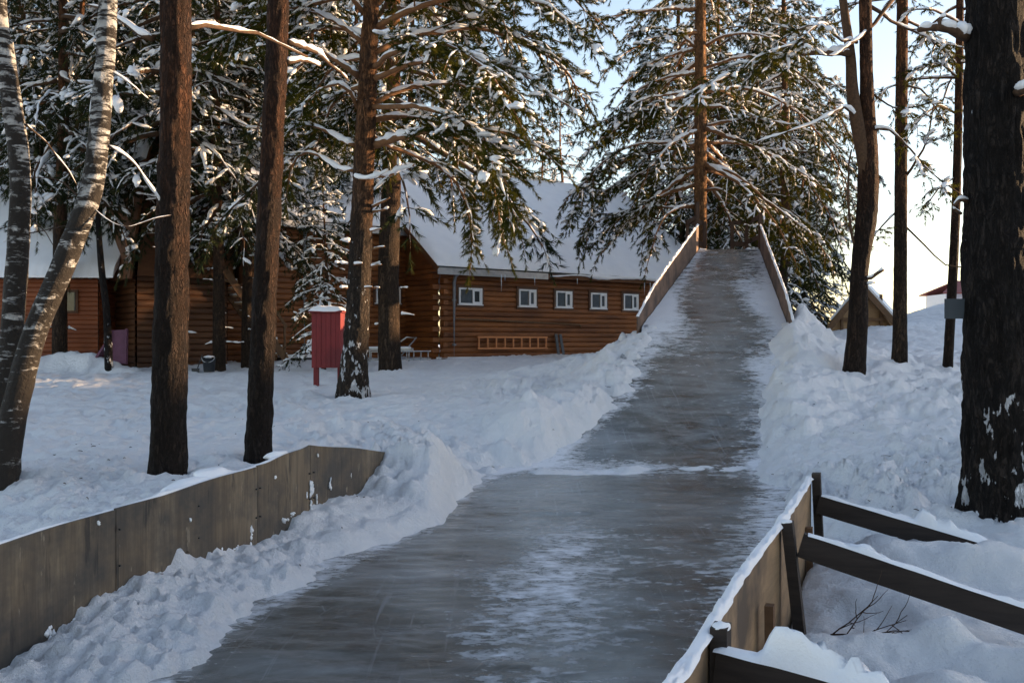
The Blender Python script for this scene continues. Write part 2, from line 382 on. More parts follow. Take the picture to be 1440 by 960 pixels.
def terrain(x, y, detail=True):
    x = np.asarray(x, float); y = np.asarray(y, float)
    Yp = np.clip(y, 0, 60)
    gl = 0.25 + 0.03 * np.minimum(Yp, 33)
    gr = np.minimum(0.10 + 0.045 * Yp, 1.35)
    xl, xr = lin(y, XL), lin(y, XR)
    xl = xl + 0.16 * fbm(y * 0.9, 0 * y, oct=3, seed=5) * sstep(21, 18, y)
    xr = xr + 0.16 * fbm(y * 0.9, 0 * y + 7, oct=3, seed=6) * sstep(21, 18, y)
    zi = ramp(np.minimum(y, 27))
    emb = np.where(y < 20, zi, zi * 0 + ramp(20.0))
    emb = emb - sstep(20, 26, y) * (ramp(20.0) - 1.15)
    el = xl - x; er = x - xr
    # ---- left side
    a = np.maximum(emb - gl, 0)
    bl = np.where(a > 0, gl + a * np.exp(-np.maximum(el, 0) / 1.9), gl * (1 - np.exp(-np.maximum(el, 0) / 1.6)) + emb * np.exp(-np.maximum(el, 0) / 1.6))
    bl = np.maximum(bl, 0)
    # berm along left of the ramp
    bl = bl + 0.20 * np.exp(-((el - 0.6) / 0.45) ** 2) * sstep(13.2, 14.2, y) * sstep(21.5, 19.5, y) * (0.7 + 0.6 * vnoise(y * 1.3, 0 * y + 3, seed=9))
    # foreground between plywood wall and the ice
    dw = wallx(y) - x
    front = np.interp(y, [4.4, 5.1, 5.9, 6.5, 7.7, 8.6, 9.6, 10.4], [-.06, -.02, .07, .17, .14, .16, .22, .34]) * sstep(0.0, 0.85, el) + 0.05 * sstep(0, 0.15, el) + 0.03 * vnoise(y * 1.7, 0 * y, seed=33) * sstep(0.3, 0.9, el)
    behind = 0.24 + 0.03 * Yp + 0.16 * np.exp(-np.maximum(dw, 0) / 0.8) * sstep(9.2, 8.0, y)
    wblend = sstep(0.025, 0.10, dw)
    near = front * (1 - wblend) + behind * wblend
    kk = sstep(10.3, 12.2, y)
    left = near * (1 - kk) + bl * kk
    left = left + 0.50 * gauss(x, y, -0.82, 10.75, 0.55, 0.85) * (1 - 0.75 * sstep(-0.1, 0.3, dw)) + 0.22 * gauss(x, y, -0.55, 10.0, 0.4, 0.9) + 0.30 * gauss(x, y, 0.22, 14.4, 0.55, 0.8) + 0.16 * gauss(x, y, 0.9, 15.6, 0.5, 0.9)
    # ---- right side
    a = np.maximum(emb + 0.22 - gr, 0)
    brr = gr * (1 - np.exp(-np.maximum(er, 0) / 1.2)) + np.maximum(emb, 0) * np.exp(-np.maximum(er, 0) / 1.2)
    brr2 = gr + a * np.exp(-np.maximum(er - 0.25, 0) / 1.9) * sstep(-0.2, 0.5, er) - a * 0
    k2 = sstep(13.2, 15.5, y)
    right = brr * (1 - k2) + np.where(er < 0.5, emb + (brr2 - emb) * sstep(0.0, 0.5, er), brr2) * k2
    right = right + 0.14 * gauss(er, y, 0.75, 15.0, 0.5, 1.4) + 0.16 * gauss(er, y, 0.6, 18.5, 0.5, 1.7) + 0.14 * gauss(er, y, 0.6, 20, 0.5, 2.0)
    # barrier: low strip on track side, hummocks on the far side
    db = x - barx(y)
    kb = sstep(7.4, 6.3, y)
    inner = 0.04 + 0.05 * sstep(0, 0.5, er)
    outer = 0.06 + 0.047 * Yp + 0.07 * fbm(x * 1.6, y * 1.6, oct=3, seed=31) - 0.16 * np.exp(-np.maximum(db, 0) / 0.35)
    right = right * (1 - kb) + (inner * (1 - sstep(-0.02, 0.03, db)) + outer * sstep(-0.02, 0.03, db)) * kb
    # blend across
    mid = zi - 0.055
    sl = sstep(-0.12, 0.22, el); sr = sstep(-0.12, 0.22, er)
    z = mid * (1 - sl) * (1 - sr) + left * sl + right * sr
    # under the wooden upper ramp
    core = sstep(20.3, 22.5, y) * (x > fenceL(np.minimum(y, 40)) - 0.2) * (x < fenceR(np.minimum(y, 40)) + 0.2)
    z = np.where((el < 0) & (er < 0) & (y > 20), np.minimum(z, emb - 0.12 - 0.1 * (y - 20).clip(0, 3)), z)
    far = sstep(24, 29, y)
    side = sstep(3, 9, x)
    z = z * (1 - far) + (gl * (1 - side) + gr * side) * far
    # small snow ridge across the ice at the ramp foot
    inside = (1 - sl) * (1 - sr)
    z = z + inside * 0.075 * np.exp(-((y - 12.75 - 0.10 * (x - 1.5) / 2 - 0.1 * vnoise(x * 2, y * 0, seed=3)) / 0.34) ** 2) * (0.62 + 0.75 * fbm(x * 2.6, y * 4.5, oct=4, seed=8))
    # ---- hills, plus an unseen ridge added to shade yard and house
    s = x * math.cos(R(SUN_AZ)) + y * math.sin(R(SUN_AZ)); t = -x * math.sin(R(SUN_AZ)) + y * math.cos(R(SUN_AZ))
    shade_ridge = np.interp(t, [-30, 0, 10, 20, 25, 29, 31.5, 42, 50, 60], [6.5, 6.2, 5.8, 5.2, 5.4, 7.0, 10.5, 11.5, 8, 0])
    hill = shade_ridge * sstep(30, 44, s) * sstep(0.56, 0.70, x / np.maximum(y, 1.0))
    hill = hill + 2.7 * gauss(x, y, 23.5, 45.5, 7.0, 8.0)
    hill = hill + 0.75 * gauss(x, y, 14.0, 38, 4.5, 6)
    z = z + hill * (1 - sstep(90, 140, np.hypot(x, y)))
    z = z - sstep(55, 140, y) * 1.0
    if detail:
        dist = np.hypot(x, y)
        w = np.clip(1.2 - dist / 90, 0.15, 1) * (1 - 0.93 * inside)
        rough = np.clip(np.exp(-np.maximum(el, 0) / 1.6) * (el > -.2) + np.exp(-np.maximum(er, 0) / 3.5) * (er > -.2) + 0.42, 0, 1)
        wob = 0.10 * fbm(x * 3.1, y * 3.1, oct=2, seed=95) + 0.03 * vnoise(x * 11, y * 11, seed=96)
        z = np.array(z); sh = z.shape; zf = z.reshape(-1); xf = x.reshape(-1); yf = y.reshape(-1); wf = wob.reshape(-1)
        order = np.argsort(yf, kind='stable'); ys_ = yf[order]
        for (lx, ly, ax, ay, sx, sy, hh) in LUMPS:
            m_ = 1.4 * max(sx, sy) + .2; a0 = np.searchsorted(ys_, ly - m_); b0 = np.searchsorted(ys_, ly + m_); idx = order[a0:b0]; idx = idx[np.abs(xf[idx] - lx) < m_]
            if len(idx) == 0: continue
            k1 = min(1.0, 3 * min(sx, sy)); dx = xf[idx] - lx + wf[idx] * k1; dy = yf[idx] - ly - wf[idx] * k1
            rr_ = np.sqrt(((dx * ax + dy * ay) / sx) ** 2 + ((dy * ax - dx * ay) / sy) ** 2); zf[idx] += 0.7 * hh * sstep(1.3, 0.3, rr_)
        z = zf.reshape(sh)
        rough = rough * (0.30 + 1.05 * sstep(-0.35, 0.45, vnoise(x * 0.55, y * 0.55, seed=46)))
        n1 = fbm(x * 0.7, y * 0.7, oct=3, seed=41)
        n2 = fbm(x * 2.6, y * 2.6, oct=3, seed=42)
        n3 = fbm(x * 9, y * 9, oct=3, seed=43, gain=0.6)
        bil = np.abs(fbm(x * 3.3, y * 3.3, oct=3, seed=44))
        n4 = fbm(x * 19, y * 19, oct=2, seed=45); calm = kb * sstep(0.0, 0.1, db)
        d = 0.05 * n1 + rough * (1 - 0.55 * calm) * (0.036 * n2 * (1 - .4 * (el > 0) * (y < 11)) + 0.030 * n3 * (1 - .5 * (el > 0) * (y < 11)) + 0.016 * n4 + 0.04 * (bil - 0.3) * (1 - .6 * (el > 0) * (y < 11))) + (0.012 * n3 + 0.006 * n4) * (1 - 0.6 * calm) + 0.022 * n2
        # footprints / hollows
        f1 = vnoise(x * 2.1, y * 2.1, seed=51); fb = (el > 0) * (y < 11); d = d - 0.07 * sstep(0.35, 0.7, f1) * (0.35 + 0.65 * rough) * (1 - 0.8 * calm) * (1 - 0.7 * fb)
        f2 = vnoise(x * 4.4 + 3, y * 4.4, seed=52); d = d - 0.035 * sstep(0.3, 0.65, f2) * (1 - 0.7 * calm) * (1 - 0.8 * fb * (dw < 0.05))
        # diagonal scuffs on the right bank
        u = x * 0.75 + y * 0.66; v = -x * 0.66 + y * 0.75
        rb = sstep(0.3, 1.2, er) * sstep(12, 15, y) * sstep(34, 26, y)
        d = d + rb * 0.085 * fbm(u * 1.1, v * 3.6, oct=3, seed=61)
        edge = np.exp(-((el - 0.03) / 0.2) ** 2) + np.exp(-((er - 0.03) / 0.2) ** 2)
        d = d * w + 0.030 * edge * fbm(x * 4.5, y * 2.0, oct=4, seed=71) * sstep(26, 20, y)
        d = d + 0.03 * fbm(x * 7, y * 7, oct=3, seed=91) * np.exp(-(dw / 0.25) ** 2) * (y < 10.2) * (dw < 0.02)
        z = z + d
    return z

def build_ground():
    Ys = [-8 + i * 0.5 for i in range(19)]           # -8 .. 1
    y = 1.15
    while y < 70: Ys.append(y); y *= 1.0053
    while y < 1600: Ys.append(y); y *= 1.05
    Ys = np.array(Ys); C = 900
    u = np.linspace(-1, 1, C); u = 0.62 * u + 0.38 * u ** 3
    w = 8.0 + 1.15 * np.clip(Ys, 0, None)
    yy = np.repeat(Ys[:, None], C, 1); k9 = np.maximum(np.abs(np.linspace(-1, 1, C)) - 0.92, 0) / 0.08 * np.sign(u); xx = u[None, :] * w[:, None] + np.clip(yy, 0, 40) * 0.12 + 75 * (k9 * np.abs(k9))[None, :]
    zz = terrain(xx, yy)
    mb = MB(); mb.grid(np.stack([xx, yy, zz], -1))
    return tag(mb.obj('snowy_ground', M['snow'], None, True), 'trampled white snow covering the whole yard and its banks', 'ground', kind='structure')
build_ground()

def gz(x, y): return float(terrain(np.array([float(x)]), np.array([float(y)]))[0])
def hit(px, py, y0=3.0, y1=70.0):
    Y = np.linspace(y0, y1, 4000); p = X(px, Y); z = CAMZ + (480 - py) / F * Y
    g = terrain(p, Y); b = np.nonzero(g >= z)[0]
    k = b[0] if len(b) else len(Y) - 1
    return float(p[k]), float(Y[k]), float(g[k])

# ------------------------------------------------------------------ ice
def m_ice():
    n = NT('slide_ice'); th = -0.30
    at = n.n('ShaderNodeAttribute'); at.attribute_name = 'snowy'; edge = at.outputs['Fac']
    p = n.pos(); tr = n.pos((1.7, 3.0, 3.0), th); tr2 = n.pos((6.0, 10, 9), th); ln = n.pos((3.4, 0.6, 0.6), th)
    big = n.noise(n.pos((0.55, 0.55, 0.55)), 1.0, 4, 0.6)
    st = n.noise(tr, 1.3, 6, 0.68, 0.5); st2 = n.noise(tr2, 1.4, 5, 0.7, 0.4); fine = n.noise(n.pos((28, 60, 40), th), 1, 4, 0.7)
    yv = sepz(n, p)[1]
    mr = n.n('ShaderNodeMapRange'); mr.inputs[1].default_value = 8.0; mr.inputs[2].default_value = 14.0; n.l(yv, mr.inputs[0]); up = mr.outputs[0]
    col = n.ramp(big, [(0.36, (0.036, 0.039, 0.035)), (0.62, (0.138, 0.146, 0.138))])
    cl = n.noise(n.pos((0.8, 1.6, 1.6), th), 1.1, 6, 0.7, 0.8)
    col = n.mix(n.ramp(cl, [(0.46, 0.0), (0.68, 0.75)]), col, (0.25, 0.26, 0.262))
    col = n.mix(n.math('MULTIPLY', n.ramp(st, [(0.42, 0.0), (0.72, 0.75)]), n.math('ADD', n.math('MULTIPLY', up, 0.7), 0.3)), col, (0.255, 0.265, 0.262))
    # frost scratches
    sc = n.math('MULTIPLY', n.ramp(n.math('ADD', n.math('MULTIPLY', st2, 0.7), n.math('MULTIPLY', st, 0.3)), [(0.54, 0.0), (0.68, 0.6)]), n.math('ADD', n.math('MULTIPLY', up, 0.6), 0.4))
    col = n.mix(sc, col, (0.36, 0.37, 0.39))
    gv = n.noise(n.pos((26, 0.5, 0.5), th), 1.0, 4, 0.6); col = n.mix(n.ramp(gv, [(0.6, 0.0), (0.7, 0.35)]), col, (0.33, 0.34, 0.36))
    # meandering skate cracks
    cr = n.voro(n.pos((2.2, 1.4, 1.4), th), 1.3, 'DISTANCE_TO_EDGE')
    crk = n.math('MULTIPLY', n.ramp(cr, [(0.0, 0.8), (0.010, 0.0)]), n.ramp(n.noise(p, 0.9, 3), [(0.5, 0.0), (0.62, 0.3)]))
    col = n.mix(crk, col, (0.5, 0.51, 0.53))
    # dusting of snow, also carrying the pale reflection painted in mid run
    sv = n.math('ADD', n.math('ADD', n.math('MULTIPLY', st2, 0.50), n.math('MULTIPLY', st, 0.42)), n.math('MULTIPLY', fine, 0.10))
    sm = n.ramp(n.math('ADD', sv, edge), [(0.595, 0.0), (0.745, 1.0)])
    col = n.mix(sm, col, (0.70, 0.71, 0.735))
    rg = n.ramp(n.math('ADD', n.math('MULTIPLY', st, 0.6), n.math('MULTIPLY', big, 0.4)), [(0.35, 0.09), (0.7, 0.32)])
    rg = n.math('ADD', rg, n.math('MULTIPLY', sm, 0.45), True)
    h = n.math('ADD', n.math('ADD', n.math('MULTIPLY', st, 0.5), n.math('MULTIPLY', st2, 0.28)), n.math('MULTIPLY', sm, 0.25))
    h = n.math('ADD', h, n.math('MULTIPLY', fine, 0.07))
    return n.done(n.bsdf(col, rg, n.bump(h, 0.30, 0.035), 0.5))
M['ice'] = m_ice()

def build_ice():
    Ys = [-6, -3, 0]; y = 1.2
    while y < 27.3: Ys.append(y); y *= 1.0055
    Ys.append(27.3); Ys = np.array(Ys); C = 150
    xl, xr = lin(Ys, XL), lin(Ys, XR)
    e = 0.55 * sstep(20.0, 18.0, Ys)
    lo = xl - e; hi = xr + e
    k = Ys > 19.0; kk = sstep(18.5, 20, Ys)
    lo = lo * (1 - kk) + (fenceL(Ys) + 0.02) * kk; hi = hi * (1 - kk) + (fenceR(Ys) - 0.02) * kk
    kb = (Ys < 6.8); hi = np.where(kb, np.minimum(hi, barx(Ys) - 0.03), hi)
    u = np.linspace(0, 1, C)
    xx = lo[:, None] + u[None, :] * (hi - lo)[:, None]; yy = np.repeat(Ys[:, None], C, 1)
    zz = ramp(yy) + 0.012 * fbm(xx * 0.9, yy * 2.2, oct=3, seed=81) + 0.004 * fbm(xx * 4, yy * 9, oct=2, seed=82)
    mb = MB(); mb.grid(np.stack([xx, yy, zz], -1))
    o = mb.obj('ice_track', M['ice'], None, True)
    # how much loose snow lies on the ice: along both edges, on the ramp flanks and at the ramp foot; mid-run frost includes painted reflection
    xl2, xr2 = xl[:, None], xr[:, None]
    el = xl2 - xx; er = xx - xr2
    up = sstep(14, 21, yy)
    a = 0.22 * np.exp(-np.maximum(-el, 0) / (0.16 + 0.20 * up)) + 0.24 * np.exp(-np.maximum(-er, 0) / (0.38 + 0.12 * up))
    a = a + 0.20 * gauss(xx, yy, 5.5, 22.0, 0.6, 2.4) + 0.20 * gauss(xx, yy, 3.2, 20.6, 0.55, 2.6) + 0.12 * gauss(xx, yy, 4.3, 17.2, 0.4, 1.6)
    a = a + 0.27 * gauss(xx, yy, 1.6, 12.8 , 1.8, 0.50) * (0.75 + 0.5 * vnoise(xx * 1.5, yy * 1.5, seed=14)) + 0.08 * gauss(xx, yy, 1.0, 13.4, 0.8, 0.5)
    a = a + 0.21 * gauss(xx, yy, 0.12 + (yy - 6.2) * 0.13, 6.6, 0.60, 2.2) + 0.09 * gauss(xx, yy, 0.6, 8.6, 0.8, 1.5) - 0.03 * gauss(xx, yy, -0.9, 6.5, 0.5, 2)  # centre frost, enlarged to paint in the pale reflection on the ice
    a = a - 0.06
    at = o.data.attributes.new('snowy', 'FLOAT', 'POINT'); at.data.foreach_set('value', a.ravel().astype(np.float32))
    return tag(o, 'grey glazed ice of the toboggan run and its ramp', 'ice', kind='structure')
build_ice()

# ------------------------------------------------------------------ snow lump helper
def _ico():
    t = (1 + 5 ** 0.5) / 2
    v = np.array([[-1,t,0],[1,t,0],[-1,-t,0],[1,-t,0],[0,-1,t],[0,1,t],[0,-1,-t],[0,1,-t],[t,0,-1],[t,0,1],[-t,0,-1],[-t,0,1]], float)
    f = [[0,11,5],[0,5,1],[0,1,7],[0,7,10],[0,10,11],[1,5,9],[5,11,4],[11,10,2],[10,7,6],[7,1,8],[3,9,4],[3,4,2],[3,2,6],[3,6,8],[3,8,9],[4,9,5],[2,4,11],[6,2,10],[8,6,7],[9,8,1]]
    v /= np.linalg.norm(v[0]); return v, np.array(f)
def _sub(v, f):
    v = list(map(tuple, v)); c = {}; o = []
    def m(a, b):
        k = (min(a, b), max(a, b))
        if k not in c:
            p = np.array(v[a]) + np.array(v[b]); p /= np.linalg.norm(p); v.append(tuple(p)); c[k] = len(v) - 1
        return c[k]
    for a, b, d in f:
        x, y, z = m(a, b), m(b, d), m(d, a); o += [[a, x, z], [b, y, x], [d, z, y], [x, y, z]]
    return np.array(v), np.array(o)
ICO0 = _ico(); ICO1 = _sub(*ICO0); ICO2 = _sub(*ICO1)

def lumps(mb, cen, axis, sx, sy, sz, rng, ico=ICO1, rough=0.22):
    """many snow lumps at once: cen (T,3), axis (T,3) long direction, sizes (T,)"""
    V, Fc = ico; T = len(cen)
    if T == 0: return
    a = axis / (np.linalg.norm(axis, axis=1, keepdims=True) + 1e-9)
    s = np.cross(a, [0, 0, 1.0]); s /= np.linalg.norm(s, axis=1, keepdims=True) + 1e-9
    u = np.cross(s, a)
    nz = 1 + rough * vnoise(V[None, :, 0] * 1.7 + cen[:, None, 0] * 13, V[None, :, 1] * 1.7 + cen[:, None, 1] * 13, V[None, :, 2] * 1.7 + cen[:, None, 2] * 7 + 0.01, seed=7)
    L = V[None] * nz[..., None]
    zc = np.where(L[..., 2] < 0, L[..., 2] * 0.55, L[..., 2])
    W = L[..., 0, None] * (sx[:, None] * 1.0)[..., None] * a[:, None] + L[..., 1, None] * sy[:, None, None] * s[:, None] + zc[..., None] * sz[:, None, None] * u[:, None]
    W = W + cen[:, None, :]
    off = (np.arange(T) * len(V))[:, None, None]
    mb.add(W.reshape(-1, 3), (Fc[None] + off).reshape(-1, 3))
def lump1(mb, c, ax, s, rng, ico=ICO2, rough=0.3):
    lumps(mb, np.array([c], float), np.array([ax], float), np.array([s[0]]), np.array([s[1]]), np.array([s[2]]), rng, ico, rough)
# ================================================================== LEFT PLYWOOD WALL
def snowcap(mb, pts, hw, h, seed=0, up=(0, 0, 1), ds=0.02, nv=9):
    """crumbly strip of settled snow lying along a polyline (top edge of a board)"""
    pts = np.asarray(pts, float); seg = np.linalg.norm(np.diff(pts, axis=0), axis=1); cum = np.r_[0, np.cumsum(seg)]; n = max(6, int(cum[-1] / ds)); s_ = np.linspace(0, cum[-1], n)
    q = np.stack([np.interp(s_, cum, pts[:, i]) for i in range(3)], -1); hh = np.interp(s_, np.linspace(0, cum[-1], len(np.atleast_1d(h))), np.atleast_1d(h)) if np.ndim(h) else np.full(n, float(h))
    d = np.gradient(q, axis=0); sd = np.cross(d, up); sd /= np.linalg.norm(sd, axis=1, keepdims=True) + 1e-9
    v = np.linspace(-1, 1, nv); S, Vv = np.meshgrid(s_, v, indexing='ij')
    nz = fbm(S * 5, Vv * .8 + seed, oct=4, seed=seed + 3, gain=.6); fine = vnoise(S * 40, Vv * 3, seed=seed + 9)
    keep = sstep(-.55, -.15, vnoise(S * 2.2, Vv * .3, seed=seed + 1) + .12 * fine)
    z = hh[:, None] * (1 - np.abs(Vv) ** 3) * (.75 + .55 * nz + .10 * fine) * (.25 + .75 * keep)
    z = np.maximum(z, .002) * sstep(0, .03, S) * sstep(cum[-1], cum[-1] - .03, S) + .001
    wv = hw * Vv * (1 + .22 * vnoise(S * 9, Vv * 0 + np.sign(Vv) * 5, seed=seed + 4) * np.abs(Vv))
    W_ = q[:, None] + wv[..., None] * sd[:, None] + z[..., None] * np.array([0, 0, 1.0]); W_[:, [0, -1], 2] -= .006
    mb.grid(W_)
rng = np.random.default_rng(11)
def wall_pt(Y, z): return np.array([wallx(Y), Y, z])
def panel(mb, Ya, Yb, top_a, top_b, bot, th=0.018, n=14, seed=0):
    """slightly bowed board between two stations of the wall line, top running from top_a to top_b"""
    Y = np.linspace(Ya, Yb, n); tt = np.linspace(0, 1, n)
    top = top_a + (top_b - top_a) * tt + 0.006 * np.sin(tt * 9 + seed)
    bow = 0.012 * np.sin(tt * math.pi) + 0.006 * np.sin(tt * 7 + seed)
    nrm = np.array([0.97, -0.2425])
    rows = []
    for k, (off, useb) in enumerate(((0, 1), (0, 0), (-th, 0), (-th, 1), (0, 1))):
        z = np.full(n, bot) if useb else top
        rows.append(np.stack([wallx(Y) + nrm[0] * (bow + off), Y + nrm[1] * (bow + off), z], -1))
    mb.grid(np.stack(rows, 0).transpose(1, 0, 2))
    for i in (0, -1):
        mb.face([rows[0][i], rows[1][i], rows[2][i], rows[3][i]])
W = thing('plywood_wall', 'low weathered grey-brown plywood wall along the left of the ice run', 'wall', (wallx(7), 7, 0.2))
tops = [(2.2, 0.60), (4.05, 0.63), (6.02, 0.685), (7.72, 0.735), (8.64, 0.805), (10.75, 0.50)]
for i in range(5):
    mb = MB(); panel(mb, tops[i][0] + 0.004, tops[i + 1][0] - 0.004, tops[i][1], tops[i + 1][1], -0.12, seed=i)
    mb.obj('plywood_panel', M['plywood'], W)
for Y in (3.0, 5.0, 6.02, 7.72, 8.64, 9.9):
    mb = MB(); zt = np.interp(Y, [t[0] for t in tops], [t[1] for t in tops]) - 0.05
    mb.box((wallx(Y) - 0.05, Y + 0.012, zt / 2 - 0.1), (0.05, 0.07, zt + 0.2)); mb.obj('post', M['plank'], W)
mb = MB()
def stuck(px, py, w, h):
    Y = 3.905 / (0.25 - (px - 720) / F)
    c = P(px, py, Y); nrm = np.array([0.97, -0.2425, 0])
    al = np.array([.2425, .97, 0])
    for k in range(9):
        t = rng.normal(0, .5, 2); sc = rng.uniform(.15, .5); lump1(mb, c + nrm * 0.010 + al * t[0] * w + np.array([0, 0, t[1] * h]), (0.05, 0.2, 1), (max(h * sc, .006), max(w * sc, .005), 0.012), rng, ICO1, 0.7)
for a in [(437, 690, .03, .085), (436, 712, .02, .06), (444, 700, .012, .05), (463, 680, .022, .05), (430, 696, .006, .02), (492, 668, .006, .02), (266, 730, .008, .014), (137, 735, .006, .012), (70, 888, .035, .05), (100, 880, .02, .06), (408, 722, .05, .02), (398, 730, .04, .03), (352, 752, .018, .05), (330, 772, .03, .03), (310, 778, .014, .04), (290, 790, .05, .025), (274, 796, .03, .03), (205, 826, .025, .05), (190, 830, .03, .04), (131, 868, .045, .06), (155, 860, .02, .04), (446, 640, .004, .012), (386, 670, .005, .008)]:
    stuck(*a)
mb.obj('stuck_snow', M['snow_cap'], W, True)
mb = MB()   # thin snow on the board's top edge
Y = np.linspace(2.3, 8.2, 90); zt = np.interp(Y, [t[0] for t in tops], [t[1] for t in tops])
snowcap(mb, np.stack([wallx(Y) - 0.03, Y, zt - 0.006], -1), 0.022, 0.016, 2)
lump1(mb, (wallx(7.35) - 0.14, 7.4, 0.70), (0.25, 1, 0), (0.22, 0.12, 0.07), rng)
lump1(mb, (wallx(7.05) - 0.16, 7.05, 0.66), (0.25, 1, 0), (0.25, 0.12, 0.08), rng)
lump1(mb, (wallx(8.15) - 0.08, 8.2, 0.755), (0.25, 1, 0), (0.14, 0.07, 0.05), rng)
mb.obj('snow_cap', M['snow_cap'], W, True)

for Y in (3.0, 5.0, 6.05, 6.9, 7.69, 7.75, 8.6, 8.68, 9.9):
    for z in (.12, .34, .56):
        if z > np.interp(Y, [t[0] for t in tops], [t[1] for t in tops]) - .06: continue
        mb = MB(); c = np.array([wallx(Y), Y, z]); nn = np.array([.97, -.2425, 0]); mb.tube([c, c + nn * .018], .006, 7); mb.obj('nail_head', M['black'], W)
# ================================================================== RIGHT BARRIER (seen from outside)
B = thing('board_barrier', 'waist-low board barrier with snowy top edge and slanting braces at the right of the ice', 'barrier', (barx(5), 5, 0.1))
dirB = np.array([0.394, 1, 0]) / np.hypot(0.394, 1); nB = np.array([dirB[1], -dirB[0], 0])     # nB points to the outside (right)
def bp(Y, off, z): return np.array([barx(Y), Y, 0]) + nB * off + np.array([0, 0, z])
btop = [(1.9, 0.735), (3.28, 0.745), (5.15, 0.75), (6.85, 0.765)]
for i in range(3):
    (ya, za), (yb, zb) = btop[i], btop[i + 1]
    n = 16; Y = np.linspace(ya + .004, yb - .004, n); t = np.linspace(0, 1, n); bow = -0.035 * np.sin(t * math.pi) * (i == 1)
    top = za + (zb - za) * t - 0.03 * np.sin(t * math.pi) * (i == 1)
    rows = []
    for off, bt in ((0, 1), (0, 0), (-.02, 0), (-.02, 1), (0, 1)):
        rows.append(np.stack([barx(Y) + nB[0] * (off + bow), Y + nB[1] * (off + bow), np.full(n, -0.1) if bt else top], -1))
    mb = MB(); mb.grid(np.stack(rows, 0).transpose(1, 0, 2)); mb.obj('board_panel', M['ply_warm'], B)
for (Y, lean) in ((3.28, 0.0), (5.15, 0.10), (6.83, 0.04)):
    mb = MB(); b = bp(Y, 0.035 + lean, -0.15); t = bp(Y, 0.035, 0.77 if Y < 6 else 0.80)
    mb.beam(b, t, 0.055, 0.09, up=dirB); mb.obj('post', M['plank'], B)
for Y in (4.55, 6.45):
    mb = MB(); mb.beam(bp(Y, 0.03, -0.1), bp(Y, 0.024, 0.5), 0.04, 0.06, up=dirB); mb.obj('batten', M['frame_wood'], B)
mb = MB()
Y = np.linspace(1.95, 6.8, 110); zt = np.interp(Y, [t[0] for t in btop], [t[1] for t in btop]) - np.where((Y > 3.28) & (Y < 5.15), 0.03 * np.sin((Y - 3.28) / 1.87 * math.pi), 0)
bow = np.where((Y > 3.28) & (Y < 5.15), -0.035 * np.sin((Y - 3.28) / 1.87 * math.pi), 0)
snowcap(mb, np.stack([barx(Y) + nB[0] * (bow - .006), Y + nB[1] * (bow - .006), zt + 0.001], -1), 0.026, 0.026, 5)
lump1(mb, bp(3.28, 0.035, 0.765), dirB, (0.045, 0.028, 0.016), rng); lump1(mb, bp(5.15, 0.03, 0.768), dirB, (0.045, 0.028, 0.014), rng)
mb.obj('snow_cap', M['snow_cap'], B, True)
def brace(p0, p1, cap):
    mb = MB(); p0, p1 = np.asarray(p0), np.asarray(p1)
    mb.beam(p0, p1, 0.05, 0.125, up=(0, 0, 1)); o = mb.obj('brace', M['plank'], B)
    t = np.linspace(cap[0], cap[1], 60); c = p0 + (p1 - p0) * t[:, None]; c[:, 2] += 0.066
    m2 = MB(); snowcap(m2, c, 0.034, 0.012 + cap[2] * np.clip(vnoise(t * 5, t * 0 + cap[3], seed=5) + 0.45, 0, 1.2) * sstep(0.03, 0.3, t), int(cap[3])); m2.obj('snow_cap', M['snow_cap'], o, True)
brace(P(1150, 708, 6.75), P(1425, 790, 6.35), (0.02, 0.98, 0.11, 1.0))
brace(P(1126, 765, 5.12), P(1500, 892, 4.75), (0.03, 0.99, 0.05, 4.0))
brace(P(1008, 938, 3.24), P(1260, 1010, 2.95), (0.0, 1.0, 0.10, 7.0))
# dry twigs under the middle brace
T = MB()
def twig(p, d, L, r, depth, rg):
    pts = [np.array(p)]; d = np.array(d, float)
    for i in range(6):
        d = d + rg.normal(0, 0.12, 3); d /= np.linalg.norm(d); pts.append(pts[-1] + d * L / 6)
        if depth and i in (1, 2, 3, 4):
            s = d + rg.normal(0, 0.5, 3); s /= np.linalg.norm(s); twig(pts[-1], s, L * 0.45, r * 0.6, depth - 1, rg)
    T.tube(pts, np.linspace(r, r * 0.35, 7), 5)
rg = np.random.default_rng(5)
c0 = np.array([1.50, 4.80, 0.24])
for d in [(1, -.2, .25), (.9, .1, .55), (.5, -.3, -.1), (.7, -.5, .45), (1, .3, .1), (.3, -.5, .5), (.8, -.6, .05)]:
    twig(c0 + rg.normal(0, .03, 3), d, 0.42, 0.0045, 1, rg)
tag(T.obj('dry_twigs', M['twig']), 'bundle of bare dry twigs poking from the snow beside the barrier', 'twigs')

mb = MB(); rl_ = np.random.default_rng(8)
lx = np.concatenate([rl_.uniform(-5, -1.8, 60), rl_.uniform(-2.6, 1.2, 50), rl_.uniform(2.5, 6, 90), rl_.normal(3.9, .7, 60)]); ly = np.concatenate([rl_.uniform(6.5, 15, 60), rl_.uniform(5, 15, 50), rl_.uniform(5.5, 16, 90), rl_.normal(7.9, .7, 60)])
lz = terrain(lx, ly)
for x_, y_, z_ in zip(lx, ly, lz):
    a_ = rl_.uniform(0, 6.28); L_ = rl_.uniform(.012, .05) * (1 + 2 * (rl_.random() < .05)); dv = np.array([math.cos(a_), math.sin(a_), rl_.normal(0, .15)]); p_ = np.array([x_, y_, z_ + .004])
    mb.tube([p_, p_ + dv * L_ * .5 + np.array([0, 0, .004]), p_ + dv * L_], [.003, .004, .002], 4)
tag(mb.obj('bark_litter', M['twig']), 'scattered bark flakes and bits of twig lying on the snow', 'litter', kind='stuff')
